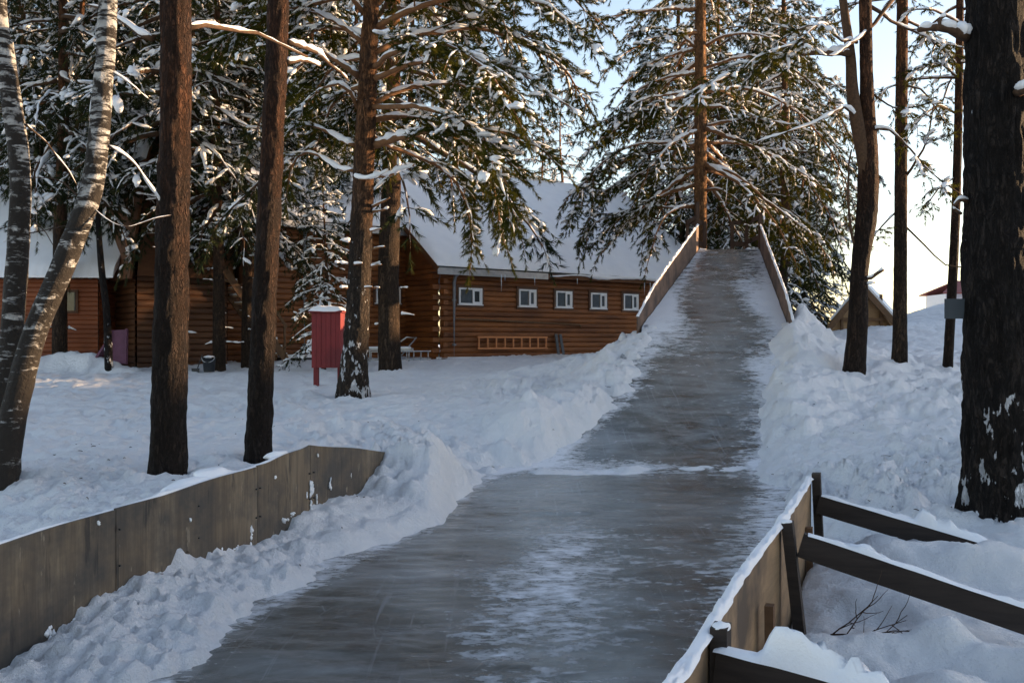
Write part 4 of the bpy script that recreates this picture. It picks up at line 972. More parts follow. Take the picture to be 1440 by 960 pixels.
# machine far behind in the gap
x, Y = X(171, 44), 44.0; g = 1.30
TR = thing('red_tractor', 'small red tractor with a yellow cab frame far behind in the gap', 'tractor', (x, Y, g))
mb = MB(); mb.box((x, Y, g + .75), (1.3, 1.0, .45)); mb.box((x + .5, Y, g + .62), (.7, .6, .4)); mb.obj('body', M['tractor'], TR)
for dx, r in ((-.4, .45), (.65, .32)):
    mb = MB(); mb.tube([(x + dx, Y - .62, g + r), (x + dx, Y - .42, g + r)], r, 18); wh = mb.obj('wheel', M['tyre'], TR)
    mb = MB(); mb.tube([(x + dx, Y - .65, g + r), (x + dx, Y - .63, g + r)], r * .5, 14); mb.obj('rim', M['tractor'], wh)
mb = MB()
for dx in (-.75, .1): mb.box((x + dx, Y - .4, g + 1.35), (.06, .06, 1.2)); mb.box((x + dx, Y + .4, g + 1.35), (.06, .06, 1.2))
mb.box((x - .32, Y, g + 1.98), (1.05, 1.0, .07)); mb.obj('cab_frame', M['yellow'], TR)

# ================================================================== FAR RIGHT: A-FRAME HUT, RED-ROOFED HOUSE
Yh = 38.0
def hp(px, py, dy=0): return P(px, py, Yh + dy)
AF = thing('a_frame_hut', 'tan A-frame hut with snow on its steep roof half buried in the snow', 'hut', tuple(hp(1215, 462)))
ap, le, ri = hp(1213, 401), hp(1169, 453), hp(1260, 453)
ap2, le2, ri2 = (q + np.array([3.2 * .45, 3.2, 0]) for q in (ap, le, ri))
def slab(a, b, c, d, th, nm, mat, par):
    a, b, c, d = map(np.asarray, (a, b, c, d)); n = np.cross(b - a, d - a); n = n / np.linalg.norm(n) * th
    mb = MB(); mb.add([a, b, c, d, a + n, b + n, c + n, d + n], [[0, 3, 2, 1], [4, 5, 6, 7], [0, 1, 5, 4], [1, 2, 6, 5], [2, 3, 7, 6], [3, 0, 4, 7]]); return mb.obj(nm, mat, par)
drop = np.array([0, 0, -.8])
rl = slab(le + drop * .2, ap, ap2, le2 + drop * .2, .07, 'roof_slope', M['tan'], AF); rr_ = slab(ap, ri + drop * .5, ri2 + drop * .5, ap2, .07, 'roof_slope', M['tan'], AF)
up = np.array([0, 0, .08])
slab(le + up, ap + up, ap2 + up, le2 + up, .08, 'roof_snow', M['snow_cap'], rl); slab(ap + up + (ri - ap) * .06, ri + up, ri2 + up, ap2 + up, .09, 'roof_snow', M['snow_cap'], rr_)
f = np.array([0.14, .35, 0]); mb = MB(); mb.face([ap + (le - ap) * 1.3 + f, ap + (ri + drop * .5 - ap) * 1.25 + f, ap + f]); mb.obj('gable_wall', M['tan'], AF)
for q0, q1 in ((ap, le), (ap, ri)):
    mb = MB(); sh = np.array([0, -.06, -.10]); mb.beam(q0 + sh, q1 + sh + (q1 - q0) * .08, .05, .22); mb.obj('bargeboard', M['frame_wood'], AF)
mb = MB(); mb.beam(hp(1184, 449, .2), hp(1246, 449, .2), .06, .12); mb.obj('tie_beam', M['frame_wood'], AF)
for px, p0 in ((1184, 434), (1217, 410), (1239, 414)): mb = MB(); mb.beam(hp(px, 470, .22), hp(px, p0, .22), .09, .09, up=(0, 1, 0)); mb.obj('post', M['frame_wood'], AF)
Yr = 70.0
RH = thing('red_roofed_house', 'distant house with a red-brown roof peeping over the snow hill', 'house', tuple(P(1350, 425, Yr)))
e0, e1, t0_, t1_ = P(1325, 413, Yr), P(1440, 413, Yr), P(1343, 396, Yr + 2), P(1440, 396, Yr + 2)
slab(e0, e1, t1_, t0_, .08, 'roof', M['redroof'], RH); bk = np.array([0, 4.0, 0]); slab(e0 + bk, t0_, t1_, e1 + bk, .08, 'roof', M['redroof'], RH)
mb = MB(); a, b = P(1331, 413, Yr + .4), P(1440, 413, Yr + .4); d = np.array([0, 0, -3.0]); mb.box((a + b) / 2 + np.array([0, 1.8, -1.5]), (b[0] - a[0], 3.4, 3.0)); mb.obj('wall', M['white'], RH)
# ================================================================== TREES
def unit(v): return v / (np.linalg.norm(v) + 1e-9)
def spline(pts, n):
    pts = np.asarray(pts, float); m = len(pts)
    if m == 2: return pts[0] + (pts[1] - pts[0]) * np.linspace(0, 1, n)[:, None]
    e = np.vstack([2 * pts[0] - pts[1], pts, 2 * pts[-1] - pts[-2]]); out = []
    for s in np.linspace(0, m - 1 - 1e-6, n):
        i = int(s); t = s - i; a, b, c, d = e[i], e[i + 1], e[i + 2], e[i + 3]
        out.append(0.5 * ((2 * b) + (c - a) * t + (2 * a - 5 * b + 4 * c - d) * t * t + (3 * b - 3 * c + d - a) * t ** 3))
    return np.array(out)

class Tree:
    def __init__(s, seed, tuft=0.2, needles=14, nl=0.085, nw=0.011, snow=0.25, snow_size=1.0, ico=ICO1, step=0.22, tstep=0.16, twigs=True):
        s.rg = np.random.default_rng(seed); s.bm = MB(); s.sm = MB(); s.tb = []; s.ta = []; s.tl = []
        s.lc = []; s.la = []; s.ls = []
        s.tuft, s.needles, s.nl, s.nw, s.snow, s.ss, s.ico, s.step, s.tstep, s.twigs = tuft, needles, nl, nw, snow, snow_size, ico, step, tstep, twigs
    def tuftat(s, p, a, L):
        s.tb.append(p); s.ta.append(a); s.tl.append(L)
    def lumpat(s, p, a, sz):
        s.lc.append(p); s.la.append(a); s.ls.append(sz)
    def snowstrip(s, pts, rad, n=8, amt=1.0):
        pts = np.asarray(pts); d = np.gradient(pts, axis=0); d /= np.linalg.norm(d, axis=1, keepdims=True) + 1e-9
        KK = 5 if np.max(rad) > .03 else 3; m = len(pts); q = spline(pts, m * KK); rr = np.interp(np.linspace(0, 1, m * KK), np.linspace(0, 1, m), np.broadcast_to(rad, (m,)))
        k = q[:, 0] * 5.1 + q[:, 1] * 3.3; g = vnoise(k, k * 0 + q[0, 2], seed=21) * 0.5 + vnoise(k * 3, k * 0, seed=22) * 0.3
        dz = np.abs(np.gradient(q[:, 2])) / (np.linalg.norm(np.gradient(q, axis=0), axis=1) + 1e-9)
        w = np.clip((0.75 + g) * amt, 0, 1.5) * sstep(0.92, 0.55, dz); w = w * (1 + .25 * vnoise(q[:, 0] * 17 + q[:, 1] * 11, q[:, 2] * 9, seed=23)); tt_ = np.linspace(0, 1, m * KK); w = w * np.sqrt(sstep(0, .10, tt_) * sstep(1, .90, tt_))
        h = (0.75 * rr + np.minimum(0.022, .35 * rr + .008)) * w
        c = q.copy(); c[:, 2] += rr * 0.75 + h * 0.15
        s.sm.tube(c, np.maximum(h, 0.001), n, True, (1.15, 1.0))
    def twigset(s, p, d, L, droop, gap):
        """foliage-bearing side branch"""
        rg = s.rg; n = 5; pts = [np.array(p)]; d = unit(np.array(d, float)); dirs = [d]
        for i in range(n):
            d = unit(d + np.array([0, 0, -droop / n]) + rg.normal(0, .09, 3)); pts.append(pts[-1] + d * L / n); dirs.append(d)
        pts = np.array(pts); s.bm.tube(pts, np.linspace(0.006 + 0.007 * L, 0.003, n + 1), 4, False)
        if s.snow > 0 and rg.random() < .8:
            i0 = rg.integers(0, 2); i1 = n + 1 - rg.integers(0, 2); q = pts[i0:i1] + np.array([0, 0, .014]); k = len(q)
            dzz = np.abs(np.gradient(q[:, 2])) / (np.linalg.norm(np.gradient(q, axis=0), axis=1) + 1e-9)
            rr_ = s.tuft * rg.uniform(.07, .17) * rg.uniform(.5, 1.3, k) * np.r_[.3, np.ones(k - 2), .3] * sstep(.97, .6, dzz)
            s.sm.tube(q, np.maximum(rr_, .001), 5, False, (1.35, .85))
        m = max(2, int(L / s.tstep))
        for j in range(m + 1):
            t = 0.2 + 0.8 * j / m; f = t * n; i = min(int(f), n - 1); q = pts[i] + (pts[i + 1] - pts[i]) * (f - i); dd = dirs[min(i + 1, n)]
            if j == m: cand = [(dd, 1.0)]
            else:
                lat = unit(np.cross(dd, [0, 0, 1.0])); cand = [(unit(dd * 0.75 + lat * sgn * rg.uniform(.4, 1.1) + np.array([0, 0, rg.uniform(-.6, .5)])), rg.uniform(.6, 1.1)) for sgn in ((-1, 1) if rg.random() < .6 else (-1, 0, 1))]
            for a, k in cand:
                Lt = s.tuft * k * rg.uniform(.8, 1.25)
                s.tuftat(q, a, Lt)
                if a[2] > -.72 and rg.random() < s.snow * .75:
                    z = Lt * rg.uniform(.3, .62) * s.ss
                    for q_ in range(1 + int(rg.random() < .5)):
                        z2 = z * (1 if q_ == 0 else rg.uniform(.4, .75)); of = rg.normal(0, .3, 3) * z * (q_ > 0)
                        s.lumpat(q + a * Lt * .55 + np.array([0, 0, .02]) + of, a + np.array([0, 0, -.2]) + rg.normal(0, .25, 3), (z2 * rg.uniform(.85, 1.25), z2 * rg.uniform(.4, .75), z2 * rg.uniform(.28, .5)))
    def limb(s, pts, r0, r1=0.012, bare=0.3, droop=0.5, sub=0.45, smax=1.2, dens=1.0, snowamt=1.0, n=None, sides=6):
        pts = np.asarray(pts, float); L = np.sum(np.linalg.norm(np.diff(pts, axis=0), axis=1)); n = n or max(6, int(L / .28) + 2)
        q = spline(pts, n); rg = s.rg; q[1:] += rg.normal(0, .012, (n - 1, 3)) * min(1, L / 2)
        rad = r0 + (r1 - r0) * np.linspace(0, 1, n) ** 0.8
        s.bm.tube(q, rad, sides)
        if snowamt > 0: s.snowstrip(q, rad, 8, snowamt)
        if dens <= 0: return q
        cnt = max(2, int(L * (1 - bare) / s.step * dens)); g = np.gradient(q, axis=0)
        for i in range(cnt):
            t = bare + (1 - bare) * (i + rg.random() * .7) / cnt; f = t * (n - 1); k = min(int(f), n - 2); p = q[k] + (q[k + 1] - q[k]) * (f - k); d = unit(g[k])
            for sgn in (-1, 1):
                if rg.random() < .12: continue
                lat = unit(np.cross(d, [0, 0, 1.0])); an = rg.uniform(.6, 1.15)
                dd = d * math.cos(an) + lat * sgn * math.sin(an) + np.array([0, 0, rg.uniform(-.25, .3)])
                Ls = np.clip(sub * L * (1.08 - t) + .22, .25, smax) * rg.uniform(.65, 1.15)
                s.twigset(p, dd, Ls, droop * rg.uniform(.6, 1.5), s.tstep)
        s.twigset(q[-1], g[-1], min(.6, .25 * L), droop, s.tstep)
        return q
    def rlimb(s, p, az, el, L, r, curve, **kw):
        """limb from p heading az (deg), elevation el (deg), sagging by curve"""
        n = 7; d = np.array([math.cos(R(az)) * math.cos(R(el)), math.sin(R(az)) * math.cos(R(el)), math.sin(R(el))]); pts = [np.array(p, float)]
        side = unit(np.cross(d, [0, 0, 1])) * s.rg.uniform(-.25, .25)
        for i in range(n):
            d = unit(d + (np.array([0, 0, -curve]) + side) / n * (0.6 + 0.8 * i / n) + s.rg.normal(0, .05, 3)); pts.append(pts[-1] + d * L / n)
        return s.limb(pts, r, **kw)
    def stub(s, p, az, el, L, r):
        d = np.array([math.cos(R(az)) * math.cos(R(el)), math.sin(R(az)) * math.cos(R(el)), math.sin(R(el))]); q = [np.array(p) + d * L * t + np.array([0, 0, -.03 * t * t]) for t in (0, .35, .7, 1)]
        s.bm.tube(q, [r, r * .8, r * .6, r * .4], 6); s.snowstrip(q, np.array([r, r * .8, r * .6, r * .4]), 7, 1.3)
    def needlemesh(s, name, mat):
        T = len(s.tb); mb = MB()
        if T:
            b = np.array(s.tb); a = np.array(s.ta); a /= np.linalg.norm(a, axis=1, keepdims=True) + 1e-9; L = np.array(s.tl); N = s.needles; rg = s.rg
            ref = np.where(np.abs(a[:, 2:3]) > .9, np.array([[1., 0, 0]]), np.array([[0, 0, 1.]])); e1 = np.cross(a, ref); e1 /= np.linalg.norm(e1, axis=1, keepdims=True); e2 = np.cross(e1, a)
            u = rg.uniform(.08, 1.0, (T, N)); ph = rg.uniform(0, 2 * math.pi, (T, N)); sp = rg.uniform(.45, 1.0, (T, N))
            rd = np.cos(ph)[..., None] * e1[:, None] + np.sin(ph)[..., None] * e2[:, None]
            d = a[:, None] * (1.0 + 0 * sp)[..., None] + rd * sp[..., None] + np.array([0, 0, -.18]); d /= np.linalg.norm(d, axis=2, keepdims=True)
            base = b[:, None] + a[:, None] * (L[:, None] * u)[..., None]
            ln = (s.nl * rg.uniform(.7, 1.25, (T, N)))[..., None]; wv = np.cross(d, rg.normal(0, 1, (T, N, 3))); wv /= np.linalg.norm(wv, axis=2, keepdims=True) + 1e-9; wv *= s.nw * .5
            tri = np.stack([base - wv, base + wv, base + d * ln], 2).reshape(-1, 3)
            mb.add(tri, np.arange(len(tri)).reshape(-1, 3))
        return mb.mesh(name, mat)
    def snowmesh(s, name, mat):
        if s.lc:
            z = np.array(s.ls); lumps(s.sm, np.array(s.lc), np.array(s.la), z[:, 0], z[:, 1], z[:, 2], s.rg, s.ico, .55)
        return s.sm.mesh(name, mat, True)

def trunkmesh(path, sides=28, dz=0.10, amp=0.04, seed=0, root=0.0, rootz=0.0, vs=4.0):
    """path rows (x,y,z,r); bark relief as stretched noise; flared foot"""
    p = np.asarray(path, float); L = p[-1, 2] - p[0, 2]; n = max(4, int(L / dz)); q = spline(p, n)
    a = np.arange(sides + 1) * 2 * math.pi / sides; c, s_ = np.cos(a), np.sin(a)
    z = q[:, 2][:, None]; k = 0.9 / max(q[:, 3].mean(), .03) * .22
    fq = max(2.0, 17 * q[:, 3].mean()); cx = c[None] * fq; cy = s_[None] * fq
    nz = np.abs(fbm(cx + 0 * z, cy + 0 * z, z * vs, 3, seed)) * 1.2 - .35 + .25 * fbm(cx * 3 + 0 * z, cy * 3 + 0 * z, z * vs * 3, 2, seed + 5)
    r = q[:, 3][:, None] * (1 + amp * nz)
    if root > 0:
        h = np.exp(-np.maximum(z - rootz, 0) / .28); lob = .55 + .45 * np.cos(a[None] * 5 + seed + .8 * np.sin(a[None] * 2 + seed))
        r = r * (1 + root * h * (.35 + lob))
    V_ = np.stack([q[:, 0][:, None] + r * c[None], q[:, 1][:, None] + r * s_[None], z + 0 * r], -1)
    mb = MB(); mb.grid(V_); return mb
    
def finish(name, label, group, base, trunk_mb, tree, trunk_mat, limb_mat, needle_mat, cat='tree'):
    """assemble tree parts in local space (base at origin)"""
    o = thing(name, label, cat, base, group)
    me = trunk_mb.mesh('trunk', trunk_mat, True); link('trunk', me, o, (0, 0, 0))
    if tree is not None:
        if tree.bm.n: link('branches', tree.bm.mesh('branches', limb_mat, True), o, (0, 0, 0))
        if tree.tb: link('crown', tree.needlemesh('crown', needle_mat), o, (0, 0, 0))
        if tree.sm.n or tree.lc: link('snow_load', tree.snowmesh('snow_load', M['snow_cap']), o, (0, 0, 0))
    return o

def crown(T, H, lo, Lmax, n, trunk_r, skip=None, el=(8, -12), curve=(.35, .8), shape=1.1, bare=.28, dens=1.0, kw=None, az0=0, bulge=0.0):
    """whorled limbs up a straight trunk at the local origin"""
    rg = T.rg; kw = kw or {}
    for i in range(n):
        t = (i + rg.random()) / n; z = lo + (H - lo) * t; az = az0 + i * 137.5 + rg.uniform(-25, 25)
        Lm = Lmax * (1 - t ** shape) * (1 - bulge * (1 - t) ** 3) + .35; L = Lm * rg.uniform(.65, 1.1)
        if skip is not None and skip(az % 360, z): continue
        r = trunk_r(z); rl = min(.012 + .016 * L, r * .6)
        e = el[1] + (el[0] + 25 - el[1]) * t if el[0] > el[1] else el[0]
        T.rlimb((r * .6 * math.cos(R(az)), r * .6 * math.sin(R(az)), z), az, e + rg.uniform(-8, 10), L, rl, rg.uniform(*curve) * (1 - .45 * t), bare=bare * rg.uniform(.6, 1.2), dens=dens, **kw)

def straight(r0, H, z0=-.5, wob=.06, seed=0):
    rg = np.random.default_rng(seed); zs = np.linspace(z0, H, 9)
    return np.array([[rg.normal(0, wob) * (z > 1.5) , rg.normal(0, wob) * (z > 1.5), z, max(r0 * (1 - .9 * (max(z, 0) / H) ** 1.15), .012)] for z in zs])

# ---------------------------------------------------------------- trunks that only cross the picture (crowns far above the frame)
def trunk_from_px(rows, Y, base, extra_top=6.0, squeeze=1.0):
    """rows: (px_centre, py, width_px) from the foot up; returns local path"""
    out = []
    for px, py, wd in rows:
        p = P(px, py, Y); out.append([p[0] - base[0], 0.0, p[2] - base[2], wd / F * Y / 2 * squeeze])
    out[0][2] = -.4
    t, u = out[-1], out[-2]; k = extra_top / max(t[2] - u[2], .1)
    out.append([t[0] + (t[0] - u[0]) * k * .6, 0, t[2] + extra_top, t[3] * .72])
    return np.array(out)

def bare_pine(name, label, px, py, rows, mat, seed, root, extra=6.0, amp=.05, sides=48, dz=.035, limb_fn=None, needle=None, Yfix=None, limb_mat='limb', group=None, treekw=None, vs=4.0):
    if Yfix: Y = Yfix; x = X(px, Y); g = gz(x, Y)
    else: x, Y, g = hit(px, py)
    base = (x, Y, g); path = trunk_from_px(rows, Y, base, extra)
    tm = trunkmesh(path, sides, dz, amp, seed, root, 0.0, vs)
    T = None
    if limb_fn:
        T = Tree(seed + 100, **(treekw or {})); limb_fn(T, base, path)
    return finish(name, label, group, base, tm, T, M[mat], M[limb_mat], M[needle or 'needle']), base

def lp(base, *pts):
    """polyline of photo pixels with depths -> local points"""
    return [P(px, py, Y) - np.array(base) for px, py, Y in pts]

# left reddish pines behind the plywood wall
def L1(T, b, path):
    Y = b[1]
    for a in [((262, 40, Y), (300, 36, Y + .3), (345, 42, Y + .6), (372, 50, Y + .9), (430, 80, Y + 1.2)), ((214, 55, Y), (185, 40, Y + .2), (160, 20, Y + .5), (120, 8, Y + .8))]:
        T.limb(lp(b, *a), .028, dens=0.0, snowamt=.6)
def L2(T, b, path):
    Y = b[1]
    for a in [((405, 60, Y), (440, 72, Y + .4), (470, 95, Y + .6), (490, 112, Y + .9)), ((402, 88, Y), (425, 84, Y + .2), (450, 92, Y + .5))]:
        T.limb(lp(b, *a), .03, dens=0.0, snowamt=.9)
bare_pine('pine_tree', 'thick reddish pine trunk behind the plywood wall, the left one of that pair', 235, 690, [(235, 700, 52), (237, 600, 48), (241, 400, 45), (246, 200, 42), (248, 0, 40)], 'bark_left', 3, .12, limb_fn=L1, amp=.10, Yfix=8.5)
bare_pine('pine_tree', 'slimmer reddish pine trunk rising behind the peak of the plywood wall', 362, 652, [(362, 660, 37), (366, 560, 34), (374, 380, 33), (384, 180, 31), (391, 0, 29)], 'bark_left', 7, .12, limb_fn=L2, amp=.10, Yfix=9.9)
# big dark pine on the right
def LB(T, b, path):
    Y = b[1]; T.limb(lp(b, (1362, 52, Y), (1340, 44, Y - .1), (1315, 38, Y - .15), (1292, 42, Y - .2)), .045, .02, dens=0, snowamt=1.2)
    T.limb(lp(b, (1320, 40, Y - .15), (1322, 28, Y - .15), (1330, 22, Y - .15)), .02, .01, dens=0, snowamt=1.8)
    T.limb(lp(b, (1430, 130, Y - .2), (1450, 122, Y - .5), (1480, 110, Y - .6)), .04, .02, dens=0, snowamt=.8)
    for px, py in (): T.stub(P(px, py, Y - .22) - np.array(b), 200, -10, .05, .008)
    T.limb(lp(b, (1363, 285, Y), (1350, 280, Y - .05), (1340, 292, Y - .1), (1352, 300, Y - .05)), .02, .012, dens=0, snowamt=.6)
BIG, bigb = bare_pine('pine_tree', 'massive blackish pine trunk with snow-flecked roots at the right edge', 1401, 716, [(1404, 725, 92), (1404, 640, 88), (1402, 480, 87), (1402, 240, 84), (1402, 0, 80)], 'bark_dark', 12, .16, limb_fn=LB, amp=.10, sides=84)
# grey plate fixed to it
Yp = bigb[1]; pc = P(1347, 434, Yp); sg = thing('sign_plate', 'plain grey plate fixed edge-on to the big dark pine trunk', 'sign', tuple(pc))
mb = MB(); hw, hh = 15 / F * Yp, 14 / F * Yp; mb.box(pc, (hw * 2 + .04, .008, hh * 2)); mb.obj('plate', M['sign'], sg)
mb = MB(); mb.box(pc + np.array([hw * .8, .03, 0]), (.05, .05, hh * 1.2)); mb.obj('bracket', M['plank'], sg)

# birches
def birch(name, label, rows, Y, base_px, seed, twigs, snowpts=None):
    x = X(base_px, Y); g = gz(x, Y); base = (x, Y, g); path = trunk_from_px(rows, Y, base, 5.0)
    tm = trunkmesh(path, 36, .04, .06, seed, .10, 0.0, 3.0); T = Tree(seed)
    for tw in twigs: T.limb(lp(base, *tw[1]), tw[0], .003, dens=0, snowamt=tw[2])
    if snowpts:
        q = spline(lp(base, *snowpts), 40); rr = .016 + .016 * vnoise(q[:, 2] * 7, q[:, 2] * 0, seed=4); T.sm.tube(q, np.maximum(rr, .006), 7, True, (1.2, .8))
    return finish(name, label, None, base, tm, T, M['birch'], M['twig'], M['needle'])
birch('birch_tree', 'nearly upright birch trunk at the left edge of the photo', [(4, 720, 44), (8, 600, 38), (16, 480, 31), (26, 340, 29), (28, 240, 27), (17, 150, 27), (5, 60, 24), (-3, 0, 22)], 8.3, 6, 21,
      [(.010, ((36, 175, 8.3), (60, 195, 8.5), (85, 225, 8.7), (110, 262, 8.9)), .8), (.007, ((0, 240, 8.3), (-20, 232, 8.4), (-50, 228, 8.5)), .6), (.005, ((40, 328, 8.3), (70, 322, 8.3), (95, 318, 8.3), (125, 330, 8.3)), .0), (.005, ((34, 300, 8.3), (60, 322, 8.2), (75, 345, 8.2)), 0)])
birch('birch_tree', 'leaning birch trunk with snow along its upper side, bending right at the left edge', [(-8, 740, 44), (12, 620, 37), (45, 480, 34), (90, 370, 34), (126, 275, 31), (138, 200, 28), (146, 100, 26), (152, 0, 25)], 7.9, 0, 22,
      [(.009, ((118, 285, 7.9), (95, 260, 7.8), (70, 250, 7.8), (30, 252, 7.7)), .0), (.006, ((128, 290, 7.9), (170, 318, 7.9), (205, 312, 8.0), (240, 302, 8.1)), .3), (.010, ((152, 205, 7.9), (185, 228, 8.1), (212, 262, 8.3), (235, 300, 8.5)), 1.1), (.008, ((155, 100, 7.9), (185, 120, 8), (210, 140, 8.2)), .8)],
      [(20, 545, 7.86), (45, 455, 7.85), (81, 365, 7.86), (104, 305, 7.87)])

# thin leaning dead trunk by the cabin
bare_pine('dead_sapling', 'thin bare leaning trunk between the cabin and the purple sled', 152, 515, [(154, 520, 11), (150, 440, 10), (143, 380, 9), (138, 310, 7)], 'bark_dark', 31, .1, extra=1.2, sides=14, dz=.15)

# ---------------------------------------------------------------- hero pine C (sunlit, before the log house)
xC, YC, gC = hit(497, 553); bC = (xC, YC, gC); yC = YC
kC = YC / 17.0
rowsC = [(497, 560, 43), (498, 520, 38), (503, 440, 33), (509, 300, 30), (515, 160, 27), (520, 40, 23), (522, 0, 21)]
pathC = trunk_from_px(rowsC, YC, bC, 7.0)
tmC = trunkmesh(pathC, 56, .04, .07, 41, .16, 0.0)
TC = Tree(41, tuft=.20, needles=36, nl=.082, nw=.0125, snow=.14, snow_size=1.0, step=.20, tstep=.15)
def LC(*a, r=.05, **kw): TC.limb(lp(bC, *[(x, y, YC + d * kC) for x, y, d in a]), r * kC, **kw)
kwC = dict(droop=.55, sub=.42, smax=1.15)
LC((524, 205, 0), (570, 192, -.3), (610, 184, -.5), (655, 180, -.8), (720, 188, -1.2), (770, 215, -1.4), r=.075, bare=.32, **kwC)
LC((524, 148, 0), (560, 128, .2), (610, 118, .5), (680, 125, .8), (740, 155, 1.0), r=.06, bare=.3, **kwC)
LC((524, 112, 0), (550, 102, -.3), (600, 85, -.6), (660, 82, -1.0), (730, 100, -1.4), (800, 150, -1.8), r=.06, bare=.3, **kwC)
LC((526, 75, 0), (580, 50, .4), (660, 40, .9), (735, 60, 1.3), (795, 100, 1.6), (825, 150, 1.8), r=.06, bare=.25, **kwC)
LC((526, 40, 0), (600, 5, -.5), (690, -10, -1), (770, 10, -1.5), (830, 60, -1.8), r=.06, bare=.2, **kwC)
LC((526, 10, 0), (590, -40, .5), (680, -60, 1), (770, -30, 1.4), (840, 30, 1.6), r=.06, bare=.2, **kwC)
LC((524, 95, 0), (560, 70, -1), (620, 60, -1.9), (680, 95, -2.6), (720, 150, -3.0), r=.055, bare=.25, **kwC)
LC((520, 150, 0), (580, 150, -.8), (640, 165, -1.2), (690, 205, -1.5), (712, 260, -1.6), (720, 310, -1.6), r=.05, bare=.3, **kwC)
LC((522, 170, 0), (580, 165, .6), (640, 185, 1.0), (680, 225, 1.2), (698, 280, 1.2), (705, 335, 1.2), r=.05, bare=.35, **kwC)
LC((520, 190, 0), (560, 210, .5), (610, 230, .9), (645, 262, 1.1), (660, 310, 1.1), (664, 350, 1.1), r=.045, bare=.35, **kwC)
LC((505, 108, 0), (480, 90, -.2), (450, 72, -.4), (410, 60, -.6), (360, 66, -.8), r=.06, bare=.5, **kwC)
LC((503, 152, 0), (490, 125, -.2), (465, 118, -.3), (440, 135, -.4), (420, 152, -.5), r=.04, bare=.55, snowamt=1.2, **kwC)
LC((500, 205, 0), (475, 192, .1), (450, 180, .2), (425, 176, .3), (400, 190, .5), r=.04, bare=.45, **kwC)
LC((498, 240, 0), (470, 232, .3), (440, 215, .5), (415, 225, .6), (405, 260, .7), r=.035, bare=.4, **kwC)
LC((510, 60, 0), (470, 30, .4), (420, 10, .8), (370, 10, 1.1), (330, 40, 1.3), r=.05, bare=.35, **kwC)
LC((512, 20, 0), (470, -30, -.5), (420, -50, -.9), (380, -20, -1.2), r=.05, bare=.3, **kwC)
LC((520, 248, 0), (545, 246, -.1), (565, 238, -.15), (583, 231, -.2), r=.04, dens=0, snowamt=1.5)
LC((498, 248, 0), (515, 252, -.3), (535, 246, -.4), (546, 238, -.4), r=.035, dens=0, snowamt=1.5)
LC((521, 292, 0), (535, 285, -.2), (548, 278, -.3), r=.03, dens=0, snowamt=1.8)
LC((521, 298, 0), (535, 296, -.1), (547, 292, -.1), r=.028, dens=0, snowamt=1.5)
for px, py, s in ((520, 325, .2), (492, 340, -.15), (490, 372, -.2), (498, 372, .15), (521, 375, .2), (489, 405, -.12), (512, 405, .15), (526, 405, .1), (525, 350, .2)):
    TC.stub(P(px, py, YC - .22 * kC) - np.array(bC), (-35 if s > 0 else 215), 12, abs(s) * 1.3, .022)
rgC = TC.rg
for i in range(26):     # upper crown, mostly above the frame, and the far side
    z = rgC.uniform(6.6, 12.5) * kC; az = i * 137.5; pz = np.interp(z, pathC[:, 2], pathC[:, 0])
    TC.rlimb((pz, 0, z), az, rgC.uniform(5, 30), rgC.uniform(1.6, 3.6) * (1.15 - (z / kC - 6.6) / 9), .05, rgC.uniform(.5, 1.0), bare=.25, **kwC)
for i in range(7):
    z = rgC.uniform(4.6, 6.6) * kC; az = rgC.uniform(20, 150); pz = np.interp(z, pathC[:, 2], pathC[:, 0])
    TC.rlimb((pz, 0, z), az, rgC.uniform(0, 25), rgC.uniform(1.8, 3.2), .045, rgC.uniform(.6, 1.1), bare=.25, **kwC)
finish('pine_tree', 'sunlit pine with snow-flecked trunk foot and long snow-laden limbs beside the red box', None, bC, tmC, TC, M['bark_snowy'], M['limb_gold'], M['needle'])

# ---------------------------------------------------------------- hero pine E (behind the slide)
YE = 30.2; xE = X(985, YE); gE = gz(xE, YE); bE = (xE, YE, gE); HE = 21.0
pathE = np.array([[0, 0, -.4, .215], [0, 0, 2, .20], [.0, 0, 6, .185], [.0, 0, 10, .165], [.02, 0, 15, .11], [0, 0, 21, .02]])
tmE = trunkmesh(pathE, 32, .08, .05, 51)
TE = Tree(51, tuft=.24, needles=40, nl=.105, nw=.015, snow=.25, snow_size=.9, step=.31, tstep=.21)
trE = lambda z: np.interp(z, pathE[:, 2], pathE[:, 3])
def LE(*a, r=.05, **kw): TE.limb(lp(bE, *[(x, y, YE + d) for x, y, d in a]), r, **kw)
kwE = dict(droop=.8, sub=.40, smax=1.5)
LE((993, 238, 0), (1015, 237, -.5), (1045, 252, -.9), (1075, 280, -1.2), (1110, 305, -1.4), (1145, 335, -1.5), (1165, 365, -1.5), r=.06, bare=.55, **kwE)
LE((993, 268, 0), (1012, 266, -.6), (1035, 280, -1.0), (1060, 300, -1.2), (1088, 330, -1.3), r=.05, bare=.8, **kwE)
LE((978, 288, 0), (955, 292, -.5), (935, 305, -.9), (922, 330, -1.1), (912, 370, -1.2), r=.045, bare=.55, dens=.8, **kwE)
LE((978, 292, 0), (950, 292, .4), (915, 292, .8), (870, 300, 1.0), (830, 318, 1.1), (815, 345, 1.1), r=.05, bare=.25, **kwE)
LE((993, 178, 0), (1030, 170, -.5), (1075, 168, -.8), (1120, 178, -1.2), r=.055, bare=.35, **kwE)
LE((978, 68, 0), (950, 45, -.3), (915, 40, -.6), (885, 52, -.8), r=.05, bare=.45, **kwE)
LE((993, 65, 0), (1020, 50, -.4), (1060, 48, -.8), (1100, 62, -1.2), (1140, 90, -1.5), r=.05, bare=.4, **kwE)
LE((978, 130, 0), (945, 132, -.3), (905, 140, -.6), (870, 165, -.9), (848, 200, -1.0), r=.05, bare=.3, **kwE)
